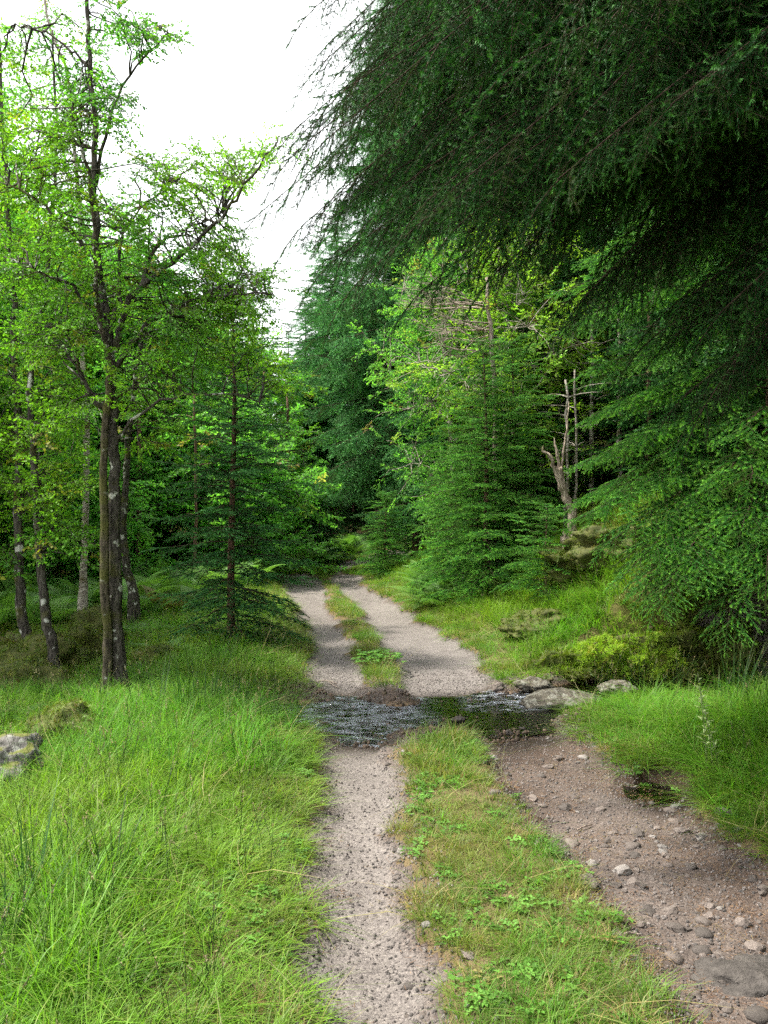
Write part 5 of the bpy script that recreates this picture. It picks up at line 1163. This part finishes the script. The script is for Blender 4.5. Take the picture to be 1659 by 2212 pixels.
grass('strip_grass', GR_L, Q, h, M_GRASS, 'taller green tufts along the centre strip', 416, np.where(Q[:, 1] > 8, .7, .3), wide=.6)
Q, h = field(1.0, [(20.5, 28, -3.2, 1.6, 130)], lambda x, y: sst(0, .1, -rutmask(x, y)), 417, lambda x, y: .6 + .3 * vnoise(x * 2, y * 2, 5))
grass('bend_grass', GR_L, Q, h * .45, M_GRASS, 'grass closing over the track at the bend', 418, np.full(len(Q), .6), wide=1.0)

# moss on the shaded floor
rg = R(430); n = 26000; x = -7 + 12.5 * rg.rand(n); y = 7.6 + 9 * rg.rand(n) ** 1.3
k = ((dleft(x, y) > 1.2) | (dright(x, y) > 1.1)) & (np.abs(x) < .47 * y + 1) & (rg.rand(n) < .25 + .75 * sst(.4, .55, fbm(x * 1.3, y * 1.3, 57))) & notwet(x, y) & ((y > 8.9) | (x < 0)); x = x[k]; y = y[k]; n = len(x)
tag(scatter('moss_carpet', mtuft, np.stack([x, y, hgt(x, y)], 1), np.stack([rg.randn(n) * .3, rg.randn(n) * .3, rg.rand(n) * 6.28], 1), 1.3 + 1.6 * rg.rand(n), [M_MOSS], seed=431), 'moss spread over the shaded forest floor on both banks', 'moss')
# herbs: clover and dock-like leaves
def herb(seed, n, rad, leaf, hh):
    r = R(seed); g = Geo()
    for k in range(n):
        a = r.rand() * 6.28; q = rad * math.sqrt(r.rand()); p = np.array([q * math.cos(a), q * math.sin(a), hh * (.4 + .8 * r.rand())])
        g.tube([[p[0] * .6, p[1] * .6, 0], p], [.001, .001], 3, 0, 0, cap=False)
        for j in range(3):
            aa = a + j * 2.1 + r.rand(); leafshape(g, p, np.array([math.cos(aa), math.sin(aa), .15]), np.array([0, 0, 1.0]), leaf * (.7 + .6 * r.rand()), leaf * .8, r.rand() * .6)
    return g
HB = [herb(280 + k, 9, .05, .018, .025) for k in range(3)]
def dn_h(x, y): return (rutmask(x, y) < -.03) * (dleft(x, y) < 3.0) * (dright(x, y) < .6) * (fbm(x * 2, y * 2, 105) > .45) * (stream_d(x, y) > 1.6) * .7
Q, h = field(1.0, [(2.0, 6.5, -2.6, 2.8, 120)], dn_h, 419, lambda x, y: 1 + 0 * x)
grass('clover', HB, Q, h, M_HERB, 'small round-leaved herbs in the turf of the track', 420, wide=1.0)
def plant(name, g, x, y, label, mats, s=1.0):
    o = geo_obj(name, g, mats, None, True, P3(x, y)); o.scale = (s, s, s); return tag(o, label, 'plant')
x, y = onr(822, 1450); plant('broad_leaved_herb', herb(290, 70, .28, .055, .11), x, y, 'low broad-leaved plant at the near end of the far centre strip', [M_HERB])
x, y = onr(1010, 1640); plant('plantain', herb(291, 7, .08, .05, .03), x, y, 'flat rosette weed on the right edge of the near centre strip', [M_HERB])
g = Geo(); rg = R(292)
for k in range(3):
    L = .62 - .12 * k; b = np.array([.05 * k, .03 * k, 0]); t = b + np.array([-.06 - .02 * k, 0, L]); g.tube([b, (b + t) / 2 + [.01, 0, 0], t], [.003, .0025, .002], 4, .2, 0)
    for j in range(18):
        f = .3 + .7 * j / 18; p = b + (t - b) * f; a = j * 2.4; leafshape(g, p, np.array([math.cos(a), math.sin(a), .5]), np.array([0, 0, 1.0]), .06 * (1.2 - .6 * f), .02, .4)
plant('willow_herb', g, bx(1530, 5.3), 5.3, 'upright weed with pale lance leaves in the long grass at the right', [leaf_mat('pale_leaves', (.28, .36, .16), (.34, .40, .18), (.3, .38, .2), transl=.4)])
# needle litter and fallen twigs on the right rut
def litter_geo(seed):
    r = R(seed); g = Geo()
    for k in range(26):
        a = r.rand() * 6.28; p = np.array([r.randn() * .05, r.randn() * .05, .003 + .004 * r.rand()]); d = np.array([math.cos(a), math.sin(a), .1 * r.randn()]) * (.010 + .012 * r.rand()); sd = np.array([-math.sin(a), math.cos(a), 0]) * .0012
        g.add([p - d - sd, p - d + sd, p + d], [[0, 1, 2]], r.rand())
    return g
LT_ = [litter_geo(294 + k) for k in range(3)]
M_LIT = leaf_mat('needle_litter', (.20, .10, .055), (.30, .17, .09), (.36, .24, .13), transl=.1)
def dn_lit(x, y): return np.where(rutmask(x, y) > -.3, 1, 0) * (sst(.2, .9, x - edge(1, y)) * (fbm(x * 2.5, y * 2.5, 106) > .42) + .5 * np.exp(-np.abs(rutmask(x, y)) / .08)) * (stream_d(x, y) > 1.5)
Q, h = field(1.0, [(2.0, 7, -1.2, 3.2, 150)], dn_lit, 421, lambda x, y: 1 + 0 * x)
o = grass('needle_litter', LT_, Q, h, M_LIT, 'brown fallen needles strewn on the ruts', 422, wide=1.0); o['category'] = 'litter'
print('POINTS', npts, 'alder', n_ald)
